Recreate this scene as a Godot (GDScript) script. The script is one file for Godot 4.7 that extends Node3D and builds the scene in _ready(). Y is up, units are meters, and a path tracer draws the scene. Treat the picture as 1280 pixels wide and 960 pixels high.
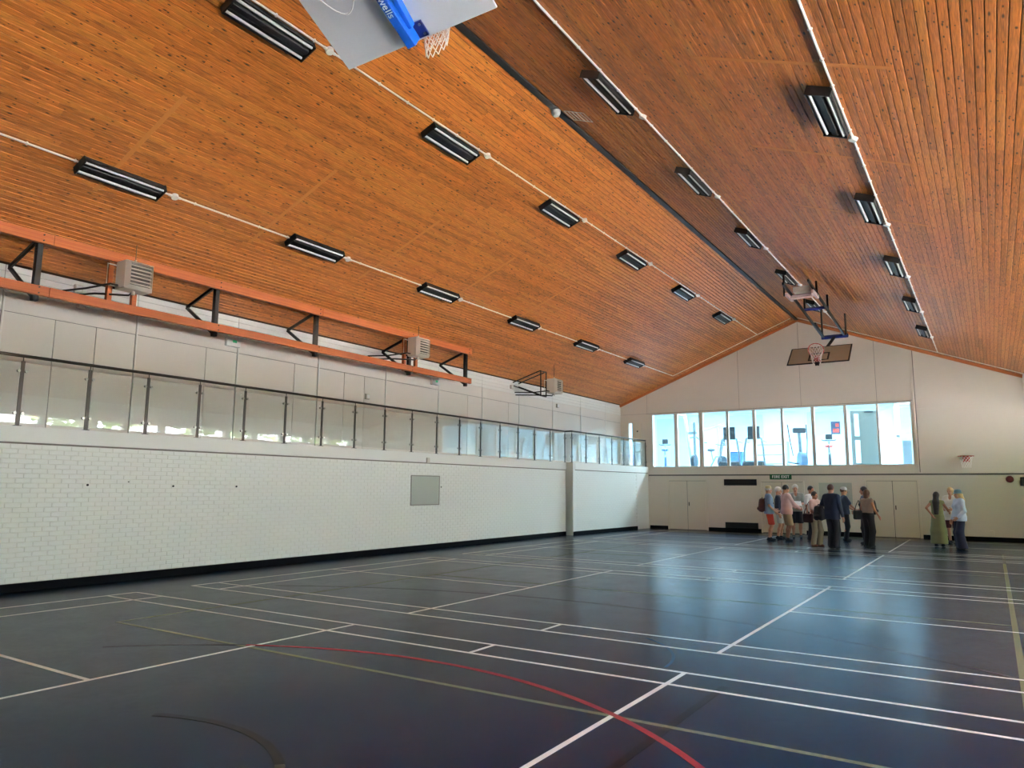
extends Node3D

# ---------------------------------------------------------------- constants of the place (metres)
const EYE := Vector3(0.0, 1.62, 0.0)
const XL := -12.585        # lower left brick wall
const XG := -13.27         # panelled wall behind the gallery
const ZE := -29.0          # end wall
const ZN := 5.0            # wall behind the viewer
const XW := 2.8            # right wall
const RX := -5.83          # ridge
const RY := 8.09
const RS := 0.392          # pitch of the roof
const ZSTEP := -22.85      # where the left wall steps out
const GYM_Z := -37.0

var used_names := {}
var M := {}
var rng := RandomNumberGenerator.new()

# ---------------------------------------------------------------- geometry collector
class Geo:
	var v := PackedVector3Array()
	var n := PackedVector3Array()
	var t := PackedVector2Array()
	var xf := Transform3D()

	func tri(a: Vector3, b: Vector3, c: Vector3, na: Vector3, nb: Vector3, nc: Vector3, ta := Vector2.ZERO, tb := Vector2.ZERO, tc := Vector2.ZERO) -> void:
		# a, b, c counter-clockwise seen from outside; stored clockwise
		v.append(xf * a); v.append(xf * c); v.append(xf * b)
		var bs := xf.basis
		n.append((bs * na).normalized()); n.append((bs * nc).normalized()); n.append((bs * nb).normalized())
		t.append(ta); t.append(tc); t.append(tb)

	func face(p: Array, out: Vector3, uv: Array = []) -> void:
		# a flat convex polygon turned so that it faces out
		var nn: Vector3 = (p[1] - p[0]).cross(p[2] - p[0]).normalized()
		if nn.dot(out) < 0.0:
			p = p.duplicate(); p.reverse(); nn = -nn
			if uv: uv = uv.duplicate(); uv.reverse()
		for i in range(1, p.size() - 1):
			if uv: tri(p[0], p[i], p[i + 1], nn, nn, nn, uv[0], uv[i], uv[i + 1])
			else: tri(p[0], p[i], p[i + 1], nn, nn, nn)

	func box(c: Vector3, s: Vector3, b := Basis(), bev := 0.0) -> void:
		var h := s * 0.5
		if bev <= 0.0:
			for ax in 3:
				for sg in [-1.0, 1.0]:
					var u := Vector3.ZERO; u[(ax + 1) % 3] = h[(ax + 1) % 3]
					var w := Vector3.ZERO; w[(ax + 2) % 3] = h[(ax + 2) % 3]
					var m := Vector3.ZERO; m[ax] = h[ax] * sg
					face([c + b * (m - u - w), c + b * (m + u - w), c + b * (m + u + w), c + b * (m - u + w)], b * m)
			return
		var k := h - Vector3.ONE * bev
		for ax in 3:
			var i := (ax + 1) % 3
			var j := (ax + 2) % 3
			for sg in [-1.0, 1.0]:
				var u := Vector3.ZERO; u[i] = k[i]
				var w := Vector3.ZERO; w[j] = k[j]
				var m := Vector3.ZERO; m[ax] = h[ax] * sg
				face([c + b * (m - u - w), c + b * (m + u - w), c + b * (m + u + w), c + b * (m - u + w)], b * m)
			for si in [-1.0, 1.0]:
				for sj in [-1.0, 1.0]:
					var e := Vector3.ZERO; e[ax] = k[ax]
					var p := Vector3.ZERO; p[i] = h[i] * si; p[j] = k[j] * sj
					var q := Vector3.ZERO; q[i] = k[i] * si; q[j] = h[j] * sj
					face([c + b * (p - e), c + b * (p + e), c + b * (q + e), c + b * (q - e)], b * (p + q))
		for sx in [-1.0, 1.0]:
			for sy in [-1.0, 1.0]:
				for sz in [-1.0, 1.0]:
					var sg3 := Vector3(sx, sy, sz)
					face([c + b * (Vector3(h.x, k.y, k.z) * sg3), c + b * (Vector3(k.x, h.y, k.z) * sg3), c + b * (Vector3(k.x, k.y, h.z) * sg3)], b * sg3)

	func bar(p: Vector3, q: Vector3, w: float, d: float, bev := 0.0, up := Vector3.UP) -> void:
		# a squared bar from p to q
		var z := (q - p).normalized()
		var x := up.cross(z)
		if x.length() < 0.01: x = Vector3.RIGHT.cross(z)
		x = x.normalized()
		box((p + q) * 0.5, Vector3(w, d, (q - p).length()), Basis(x, z.cross(x), z), bev)

	func cyl(p: Vector3, q: Vector3, r0: float, r1: float, seg := 10, caps := true) -> void:
		var z := (q - p).normalized()
		var x := Vector3.UP.cross(z)
		if x.length() < 0.01: x = Vector3.RIGHT.cross(z)
		x = x.normalized()
		var y := z.cross(x)
		var sl := z * ((r0 - r1) / maxf((q - p).length(), 1e-5))
		for i in seg:
			var a := TAU * i / seg
			var b := TAU * (i + 1) / seg
			var da := x * cos(a) + y * sin(a)
			var db := x * cos(b) + y * sin(b)
			var na := da + sl
			var nb := db + sl
			tri(p + da * r0, p + db * r0, q + db * r1, na, nb, nb)
			tri(p + da * r0, q + db * r1, q + da * r1, na, nb, na)
			if caps:
				tri(p, p + db * r0, p + da * r0, -z, -z, -z)
				tri(q, q + da * r1, q + db * r1, z, z, z)

	func tube(pts: Array, r: float, seg := 8, closed := false) -> void:
		var cnt := pts.size()
		var rings := []
		var prev := Vector3.UP
		for i in cnt:
			var z: Vector3
			if closed: z = (pts[(i + 1) % cnt] - pts[(i - 1 + cnt) % cnt]).normalized()
			else: z = (pts[mini(i + 1, cnt - 1)] - pts[maxi(i - 1, 0)]).normalized()
			var x := prev.cross(z)
			if x.length() < 0.05: x = Vector3.RIGHT.cross(z)
			if x.length() < 0.05: x = Vector3.BACK.cross(z)
			x = x.normalized()
			var y := z.cross(x)
			var ring := []
			for k in seg:
				var a := TAU * k / seg
				ring.append(x * cos(a) + y * sin(a))
			rings.append(ring)
		for i in (cnt if closed else cnt - 1):
			var j := (i + 1) % cnt
			for k in seg:
				var l := (k + 1) % seg
				var A: Vector3 = rings[i][k]; var B: Vector3 = rings[i][l]; var C: Vector3 = rings[j][l]; var D: Vector3 = rings[j][k]
				tri(pts[i] + A * r, pts[i] + B * r, pts[j] + C * r, A, B, C)
				tri(pts[i] + A * r, pts[j] + C * r, pts[j] + D * r, A, C, D)
		if not closed:
			for k in seg:
				var l := (k + 1) % seg
				var z0: Vector3 = (pts[0] - pts[1]).normalized()
				var z1: Vector3 = (pts[cnt - 1] - pts[cnt - 2]).normalized()
				tri(pts[0], pts[0] + rings[0][l] * r, pts[0] + rings[0][k] * r, z0, z0, z0)
				tri(pts[cnt - 1], pts[cnt - 1] + rings[cnt - 1][k] * r, pts[cnt - 1] + rings[cnt - 1][l] * r, z1, z1, z1)

	func ball(c: Vector3, r: Vector3, seg := 12, rows := 8) -> void:
		for i in rows:
			for k in seg:
				var q := []
				for e in [[i, k], [i, k + 1], [i + 1, k + 1], [i + 1, k]]:
					var th: float = PI * e[0] / rows
					var ph: float = TAU * e[1] / seg
					q.append(Vector3(sin(th) * cos(ph), cos(th), sin(th) * sin(ph)))
				var nn := []
				for d in q: nn.append(Vector3(d.x / r.x, d.y / r.y, d.z / r.z))
				tri(c + q[0] * r, c + q[1] * r, c + q[2] * r, nn[0], nn[1], nn[2])
				tri(c + q[0] * r, c + q[2] * r, c + q[3] * r, nn[0], nn[2], nn[3])

	func lathe(prof: Array, seg := 16) -> void:
		# profile of Vector2(radius, height), from bottom to top
		for i in prof.size() - 1:
			var a: Vector2 = prof[i]
			var b: Vector2 = prof[i + 1]
			var sl := Vector2(b.y - a.y, a.x - b.x).normalized()
			for k in seg:
				var p := TAU * k / seg
				var q := TAU * (k + 1) / seg
				var dp := Vector3(cos(p), 0, -sin(p))
				var dq := Vector3(cos(q), 0, -sin(q))
				var np := dp * sl.x + Vector3.UP * sl.y
				var nq := dq * sl.x + Vector3.UP * sl.y
				var up_a := Vector3.UP * a.y
				var up_b := Vector3.UP * b.y
				tri(dp * a.x + up_a, dq * a.x + up_a, dq * b.x + up_b, np, nq, nq)
				tri(dp * a.x + up_a, dq * b.x + up_b, dp * b.x + up_b, np, nq, np)

	func prism(poly: Array, dep: float) -> void:
		# convex polygon of Vector2 in the xy plane, pushed from z = 0 to z = dep
		var f := []
		var g := []
		var mid := Vector3.ZERO
		for p in poly:
			f.append(Vector3(p.x, p.y, 0)); g.append(Vector3(p.x, p.y, dep)); mid += Vector3(p.x, p.y, dep * 0.5) / poly.size()
		face(f, Vector3(0, 0, -dep)); face(g, Vector3(0, 0, dep))
		for i in poly.size():
			var j := (i + 1) % poly.size()
			face([f[i], f[j], g[j], g[i]], (f[i] + g[j]) * 0.5 - mid)

	func add(o: Geo, at: Transform3D) -> void:
		var flip := at.basis.determinant() < 0.0
		for i in range(0, o.v.size(), 3):
			for k in ([0, 2, 1] if flip else [0, 1, 2]):
				v.append(xf * (at * o.v[i + k])); n.append((xf.basis * (at.basis * o.n[i + k])).normalized()); t.append(o.t[i + k])

	func mesh() -> ArrayMesh:
		var a := []
		a.resize(Mesh.ARRAY_MAX)
		a[Mesh.ARRAY_VERTEX] = v
		a[Mesh.ARRAY_NORMAL] = n
		a[Mesh.ARRAY_TEX_UV] = t
		var m := ArrayMesh.new()
		m.add_surface_from_arrays(Mesh.PRIMITIVE_TRIANGLES, a)
		return m

# ---------------------------------------------------------------- smooth bodies: distances on a grid, meshed as surface nets
class Field:
	var o: Vector3
	var h: float
	var nx: int
	var ny: int
	var nz: int
	var d := PackedFloat32Array()

	func _init(lo: Vector3, hi: Vector3, cell: float) -> void:
		o = lo; h = cell
		nx = int(ceil((hi.x - lo.x) / cell)) + 1
		ny = int(ceil((hi.y - lo.y) / cell)) + 1
		nz = int(ceil((hi.z - lo.z) / cell)) + 1
		d.resize(nx * ny * nz)
		d.fill(0.5)

	func cap(a: Vector3, b: Vector3, ra: float, rb: float, k := 0.03) -> void:
		var m := maxf(ra, rb) + k + h * 2.0
		var lo := (a.min(b) - Vector3.ONE * m - o) / h
		var hi := (a.max(b) + Vector3.ONE * m - o) / h
		var ab := b - a
		var l2 := maxf(ab.length_squared(), 1e-9)
		var dr := rb - ra
		for z in range(maxi(0, int(lo.z)), mini(nz - 1, int(hi.z) + 1) + 1):
			for y in range(maxi(0, int(lo.y)), mini(ny - 1, int(hi.y) + 1) + 1):
				var at := (z * ny + y) * nx
				for x in range(maxi(0, int(lo.x)), mini(nx - 1, int(hi.x) + 1) + 1):
					var pa := Vector3(o.x + x * h - a.x, o.y + y * h - a.y, o.z + z * h - a.z)
					var u := clampf(pa.dot(ab) / l2, 0.0, 1.0)
					var e := (pa - ab * u).length() - ra - dr * u
					var f := d[at + x]
					var g := maxf(k - absf(e - f), 0.0) / k
					d[at + x] = minf(e, f) - g * g * k * 0.25

	func ell(c: Vector3, r: Vector3, k := 0.02) -> void:
		var m := r + Vector3.ONE * (k + h * 2.0)
		var lo := (c - m - o) / h
		var hi := (c + m - o) / h
		var s := minf(r.x, minf(r.y, r.z))
		for z in range(maxi(0, int(lo.z)), mini(nz - 1, int(hi.z) + 1) + 1):
			for y in range(maxi(0, int(lo.y)), mini(ny - 1, int(hi.y) + 1) + 1):
				var at := (z * ny + y) * nx
				for x in range(maxi(0, int(lo.x)), mini(nx - 1, int(hi.x) + 1) + 1):
					var e := ((Vector3(o.x + x * h, o.y + y * h, o.z + z * h) - c) / r).length() * s - s
					var f := d[at + x]
					var g := maxf(k - absf(e - f), 0.0) / k
					d[at + x] = minf(e, f) - g * g * k * 0.25

	func carve(c: Vector3, r: Vector3) -> void:
		var s := minf(r.x, minf(r.y, r.z))
		for z in nz:
			for y in ny:
				var at := (z * ny + y) * nx
				for x in nx:
					if d[at + x] < 0.4:
						var e := ((Vector3(o.x + x * h, o.y + y * h, o.z + z * h) - c) / r).length() * s - s
						d[at + x] = maxf(d[at + x], -e)

	func below(y0: float) -> void:  # keep what lies below y0
		for z in nz:
			for y in ny:
				var at := (z * ny + y) * nx
				var e := o.y + y * h - y0
				for x in nx:
					if d[at + x] < 0.4: d[at + x] = maxf(d[at + x], e)

	func above(y0: float) -> void:
		for z in nz:
			for y in ny:
				var at := (z * ny + y) * nx
				var e := y0 - (o.y + y * h)
				for x in nx:
					if d[at + x] < 0.4: d[at + x] = maxf(d[at + x], e)

	func into(g: Geo) -> void:
		var pos := PackedVector3Array()
		var idx := PackedInt32Array()
		var id := PackedInt32Array()
		id.resize(d.size())
		id.fill(-1)
		var sy := nx
		var sz := nx * ny
		var offs := PackedInt32Array([0, 1, sy, sy + 1, sz, sz + 1, sz + sy, sz + sy + 1])
		var cor := [Vector3(0, 0, 0), Vector3(1, 0, 0), Vector3(0, 1, 0), Vector3(1, 1, 0), Vector3(0, 0, 1), Vector3(1, 0, 1), Vector3(0, 1, 1), Vector3(1, 1, 1)]
		var edges := [[0, 1], [2, 3], [4, 5], [6, 7], [0, 2], [1, 3], [4, 6], [5, 7], [0, 4], [1, 5], [2, 6], [3, 7]]
		for z in nz - 1:
			for y in ny - 1:
				var at := (z * ny + y) * nx
				for x in nx - 1:
					var i := at + x
					if d[i] > 0.3: continue
					var ins := 0
					for k in 8:
						if d[i + offs[k]] < 0.0: ins += 1
					if ins == 0 or ins == 8: continue
					var p := Vector3.ZERO
					var cnt := 0
					for e in edges:
						var a := d[i + offs[e[0]]]
						var b := d[i + offs[e[1]]]
						if (a < 0.0) != (b < 0.0):
							p += cor[e[0]].lerp(cor[e[1]], a / (a - b)); cnt += 1
					id[i] = pos.size()
					pos.append(o + (Vector3(x, y, z) + p / cnt) * h)
		for z in range(1, nz - 1):
			for y in range(1, ny - 1):
				var at := (z * ny + y) * nx
				for x in range(1, nx - 1):
					var i := at + x
					if d[i] > 0.3: continue
					var s := d[i] < 0.0
					if s != (d[i + 1] < 0.0): quad(idx, id, i, i - sy, i - sy - sz, i - sz, s)
					if s != (d[i + sy] < 0.0): quad(idx, id, i, i - sz, i - sz - 1, i - 1, s)
					if s != (d[i + sz] < 0.0): quad(idx, id, i, i - 1, i - 1 - sy, i - sy, s)
		var nor := PackedVector3Array()
		nor.resize(pos.size())
		for i in range(0, idx.size(), 3):
			var c := (pos[idx[i + 1]] - pos[idx[i]]).cross(pos[idx[i + 2]] - pos[idx[i]])
			for k in 3: nor[idx[i + k]] += c
		for i in range(0, idx.size(), 3):
			g.tri(pos[idx[i]], pos[idx[i + 1]], pos[idx[i + 2]], nor[idx[i]], nor[idx[i + 1]], nor[idx[i + 2]])

	func quad(idx: PackedInt32Array, id: PackedInt32Array, a: int, b: int, c: int, e: int, s: bool) -> void:
		if id[a] < 0 or id[b] < 0 or id[c] < 0 or id[e] < 0: return
		if s: idx.append_array([id[a], id[b], id[c], id[a], id[c], id[e]])
		else: idx.append_array([id[a], id[c], id[b], id[a], id[e], id[c]])

# ---------------------------------------------------------------- objects
func numbered(called: String) -> String:
	var k: int = used_names.get(called, 0)
	used_names[called] = k + 1
	return called if k == 0 else "%s_%03d" % [called, k]

func put(o: Node3D, label: String, category: String, group := "") -> Node3D:
	if label: o.set_meta("label", label)
	if category: o.set_meta("category", category)
	if group: o.set_meta("group", group)
	return o

func thing(called: String, label: String, category: String, at := Vector3.ZERO, turn := 0.0, group := "") -> Node3D:
	var o := Node3D.new()
	o.name = numbered(called)
	add_child(o)
	o.position = at
	o.rotation.y = turn
	return put(o, label, category, group)

func part(called: String, g: Variant, m: Material, parent: Node, label := "") -> MeshInstance3D:
	var o := MeshInstance3D.new()
	o.name = called
	o.mesh = g.mesh() if g is Geo else g
	o.material_override = m
	parent.add_child(o, true)
	if label: o.set_meta("label", label)
	return o

func structure(called: String, at := Vector3.ZERO) -> Node3D:
	var o := Node3D.new()
	o.name = called
	o.position = at
	o.set_meta("kind", "structure")
	add_child(o)
	return o

func boxes(list: Array, bev := 0.0) -> Geo:
	# list of [x0, x1, y0, y1, z0, z1]
	var g := Geo.new()
	for b in list:
		g.box(Vector3(b[0] + b[1], b[2] + b[3], b[4] + b[5]) * 0.5, Vector3(absf(b[1] - b[0]), absf(b[3] - b[2]), absf(b[5] - b[4])), Basis(), bev)
	return g

func mat(c: Color, rough := 0.7, metal := 0.0, spec := 0.5) -> StandardMaterial3D:
	var m := StandardMaterial3D.new()
	m.albedo_color = c
	m.roughness = rough
	m.metallic = metal
	m.metallic_specular = spec
	return m

func c8(r: int, g: int, b: int) -> Color:
	return Color(r / 255.0, g / 255.0, b / 255.0)

func roof_y(x: float) -> float:
	return RY - RS * absf(x - RX)

func slope_basis(side: int) -> Basis:
	# x down the slope, y out of the roof
	var k := 1.0 / sqrt(1.0 + RS * RS)
	if side > 0: return Basis(Vector3(k, -RS * k, 0), Vector3(RS * k, k, 0), Vector3(0, 0, 1))
	return Basis(Vector3(-k, -RS * k, 0), Vector3(-RS * k, k, 0), Vector3(0, 0, -1))

func noise_image(w: int, h: int, freq: float, sd: int, oct := 4) -> Image:
	var f := FastNoiseLite.new()
	f.seed = sd
	f.frequency = freq
	f.noise_type = FastNoiseLite.TYPE_SIMPLEX_SMOOTH
	f.fractal_octaves = oct
	return f.get_seamless_image(w, h)

# ---------------------------------------------------------------- scene
func _ready() -> void:
	rng.seed = 7
	# camera
	var cam := Camera3D.new()
	cam.name = "camera"
	cam.position = EYE
	cam.rotation = Vector3(deg_to_rad(8.065), deg_to_rad(33.034), deg_to_rad(0.378))
	cam.fov = 55.32
	cam.near = 0.05
	cam.far = 300.0
	add_child(cam)
	cam.current = true
	# daylight: an evenly bright sky, seen through the windows of the right wall
	var env := Environment.new()
	var sky := Sky.new()
	var sm := ProceduralSkyMaterial.new()
	sm.sky_top_color = c8(198, 216, 240)
	sm.sky_horizon_color = c8(234, 238, 242)
	sm.ground_bottom_color = c8(96, 98, 84)
	sm.ground_horizon_color = c8(150, 152, 140)
	sm.sky_energy_multiplier = 3.6
	sm.ground_energy_multiplier = 3.4
	sky.sky_material = sm
	env.background_mode = Environment.BG_SKY
	env.sky = sky
	env.tonemap_mode = Environment.TONE_MAPPER_LINEAR
	env.tonemap_exposure = 2.1
	env.sdfgi_enabled = true
	env.ssao_enabled = true
	env.ssil_enabled = true
	var we := WorldEnvironment.new()
	we.name = "daylight"
	we.environment = env
	add_child(we)
	# the sun stands over the far side of the roof: it lights the paving outside, which throws light up into the hall
	var sun := DirectionalLight3D.new()
	sun.name = "sun"
	sun.light_energy = 80.0
	sun.light_color = Color(1.0, 0.97, 0.93)
	sun.light_angular_distance = 0.6
	sun.shadow_enabled = true
	sun.sky_mode = DirectionalLight3D.SKY_MODE_LIGHT_ONLY
	add_child(sun)
	sun.look_at_from_position(Vector3(-6, 9, 3), Vector3.ZERO)
	gym_lamps()
	make_materials()
	build_floor()
	build_left_wall()
	build_gallery()
	build_ceiling()
	build_end_wall()
	build_right_wall()
	build_gym()
	build_outside()
	build_lights()
	build_heaters()
	build_hoops()
	build_wall_things()
	build_people()
	print("built in ", Time.get_ticks_msec(), " ms")

# ---------------------------------------------------------------- materials
func make_materials() -> void:
	M.white_wall = mat(c8(226, 225, 218), 0.62)
	M.brick_paint = mat(c8(226, 226, 219), 0.5)
	M.mortar = mat(c8(218, 217, 206), 0.7)
	M.panel = mat(c8(222, 216, 206), 0.32)
	M.panel_gap = mat(c8(120, 112, 104), 0.8)
	M.end_wall = mat(c8(214, 206, 192), 0.55)
	M.door = mat(c8(214, 206, 188), 0.45)
	M.skirting = mat(c8(9, 10, 13), 0.8, 0.0, 0.25)
	M.black = mat(c8(14, 14, 15), 0.5)
	M.black_steel = mat(c8(22, 21, 20), 0.45, 0.3)
	M.steel = mat(c8(150, 146, 138), 0.28, 0.9)
	M.dark_steel = mat(c8(64, 58, 54), 0.35, 0.8)
	M.white_metal = mat(c8(226, 226, 222), 0.4)
	M.tube = mat(c8(232, 234, 232), 0.25)
	M.reflector = mat(c8(58, 62, 66), 0.3, 0.6)
	M.conduit = mat(c8(236, 232, 224), 0.45)
	M.heater = mat(c8(206, 198, 184), 0.5, 0.1)
	M.heater_dark = mat(c8(70, 64, 58), 0.6)
	M.grey_trim = mat(c8(92, 90, 84), 0.6)
	M.blue_paint = mat(c8(14, 80, 176), 0.35)
	M.navy_paint = mat(c8(14, 26, 92), 0.4)
	M.board_grey = mat(c8(232, 234, 237), 0.55)
	M.board_tan = mat(c8(188, 172, 148), 0.5)
	M.rim_red = mat(c8(190, 38, 30), 0.4)
	M.pink_frame = mat(c8(206, 176, 170), 0.45)
	M.net = mat(c8(236, 232, 226), 0.8)
	M.rope = mat(c8(232, 232, 228), 0.8)
	M.notice = mat(c8(178, 182, 170), 0.8)
	M.sign_green = mat(c8(20, 92, 56), 0.5)
	M.white = mat(c8(240, 240, 238), 0.5)
	M.red_dark = mat(c8(120, 18, 20), 0.5)
	var glass := StandardMaterial3D.new()
	glass.transparency = BaseMaterial3D.TRANSPARENCY_ALPHA
	glass.albedo_color = Color(0.82, 0.93, 0.9, 0.04)
	glass.roughness = 0.02
	glass.metallic_specular = 0.5
	M.glass = glass
	var rail_glass := glass.duplicate() as StandardMaterial3D
	rail_glass.albedo_color = Color(0.75, 0.86, 0.82, 0.1)
	rail_glass.metallic_specular = 0.7
	M.rail_glass = rail_glass
	# floor: dark blue sheet, slightly clouded and scuffed
	var fl := mat(c8(13, 38, 60), 1.0, 0.2, 0.15)
	var cloud := noise_image(512, 512, 0.012, 11, 5)
	var fine := noise_image(512, 512, 0.09, 12, 3)
	cloud.convert(Image.FORMAT_RGB8)
	fine.convert(Image.FORMAT_RGB8)
	var ca := cloud.get_data()
	var fa := fine.get_data()
	var col := PackedByteArray()
	var rou := PackedByteArray()
	col.resize(512 * 512 * 3)
	rou.resize(512 * 512)
	for i in 512 * 512:
		var k := ca[i * 3] / 255.0
		var f := fa[i * 3] / 255.0
		var w := 0.95 + 0.05 * k + 0.02 * (f - 0.5)
		col[i * 3] = int(clampf(w * (0.9 + 0.1 * f), 0.0, 1.0) * 255.0)
		col[i * 3 + 1] = int(clampf(w * 0.98, 0.0, 1.0) * 255.0)
		col[i * 3 + 2] = int(clampf(w, 0.0, 1.0) * 255.0)
		rou[i] = int(clampf(0.21 + 0.03 * k + 0.04 * f, 0.0, 1.0) * 255.0)
	fl.albedo_texture = ImageTexture.create_from_image(Image.create_from_data(512, 512, false, Image.FORMAT_RGB8, col))
	fl.roughness_texture = ImageTexture.create_from_image(Image.create_from_data(512, 512, false, Image.FORMAT_L8, rou))
	fl.uv1_triplanar = true
	fl.uv1_world_triplanar = true
	fl.uv1_scale = Vector3.ONE * 0.22
	M.floor = fl
	for e in [["line_white", c8(212, 200, 184)], ["line_olive", c8(112, 110, 82)], ["line_red", c8(140, 48, 52)], ["line_dull_red", c8(78, 66, 68)], ["line_black", c8(8, 9, 11)], ["line_brown", c8(50, 44, 36)], ["scuff", c8(58, 74, 88)]]:
		var lm := mat(e[1], 0.26, 0.0, 0.16)
		M[e[0]] = lm
	M.wood = wood(c8(198, 122, 50), 21)
	M.wood_gap = mat(c8(42, 24, 12), 0.9)
	M.wood_mark = mat(c8(186, 120, 60), 0.6)
	M.wood_trim = mat(c8(170, 96, 44), 0.6)
	M.beam = beam_wood()

func wood(tint: Color, sd: int) -> StandardMaterial3D:
	# eight boards side by side, grain along v, with knots; dyed by tint
	var w := 512
	var h := 1024
	var r := RandomNumberGenerator.new()
	r.seed = sd
	var g1 := noise_image(512, 128, 0.05, sd, 3)
	g1.resize(w, h, Image.INTERPOLATE_CUBIC)
	var g2 := noise_image(512, 64, 0.22, sd + 1, 2)
	g2.resize(w, h, Image.INTERPOLATE_CUBIC)
	g1.convert(Image.FORMAT_L8)
	g2.convert(Image.FORMAT_L8)
	var a := g1.get_data()
	var b := g2.get_data()
	var px := PackedByteArray()
	px.resize(w * h * 3)
	var tones := []
	for s in 8: tones.append([r.randf_range(0.82, 0.94), r.randf_range(-0.02, 0.03)])
	tones[2][0] = 0.79
	for y in h:
		for x in w:
			var s := x >> 6
			var i := y * w + x
			var k: float = tones[s][0] + (a[i] / 255.0 - 0.5) * 0.3 + (b[i] / 255.0 - 0.5) * 0.42
			k = clampf(k, 0.12, 1.0)
			px[i * 3] = int(clampf(k + tones[s][1] * 0.3, 0.0, 1.0) * 255.0)
			px[i * 3 + 1] = int(clampf(k * (0.93 + 0.07 * k) - tones[s][1], 0.0, 1.0) * 255.0)
			px[i * 3 + 2] = int(clampf(k * (0.84 + 0.16 * k) - tones[s][1], 0.0, 1.0) * 255.0)
	for s in 8:
		for q in 7:
			var cx := s * 64 + r.randi_range(10, 53)
			var cy := r.randi_range(8, h - 9)
			var rx := r.randf_range(2.5, 7.0)
			var ry := rx * r.randf_range(0.5, 1.5)
			for y in range(cy - int(ry * 3), cy + int(ry * 3) + 1):
				for x in range(maxi(cx - int(rx * 2), s * 64), mini(cx + int(rx * 2), s * 64 + 63) + 1):
					var e := Vector2((x - cx) / rx, (y - cy) / ry).length()
					var k := 0.24 if e < 0.8 else lerpf(0.45, 1.0, clampf((e - 0.8) / 1.2, 0.0, 1.0))
					var i := ((y + h) % h) * w + x
					for c in 3: px[i * 3 + c] = int(px[i * 3 + c] * k)
	var m := mat(tint, 0.48)
	m.albedo_texture = ImageTexture.create_from_image(Image.create_from_data(w, h, false, Image.FORMAT_RGB8, px))
	return m

func beam_wood() -> StandardMaterial3D:
	var g1 := noise_image(32, 256, 0.06, 77, 3)
	g1.resize(512, 256, Image.INTERPOLATE_CUBIC)
	g1.convert(Image.FORMAT_RGB8)
	var a := g1.get_data()
	for i in 256 * 512:
		var k := 0.82 + 0.18 * a[i * 3] / 255.0
		a[i * 3] = int(k * 255); a[i * 3 + 1] = int(k * k * 255); a[i * 3 + 2] = int(k * k * 250)
	var m := mat(c8(174, 98, 36), 0.5)
	m.albedo_texture = ImageTexture.create_from_image(Image.create_from_data(512, 256, false, Image.FORMAT_RGB8, a))
	m.uv1_triplanar = true
	m.uv1_scale = Vector3(2.0, 2.0, 0.25)
	return m

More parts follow.
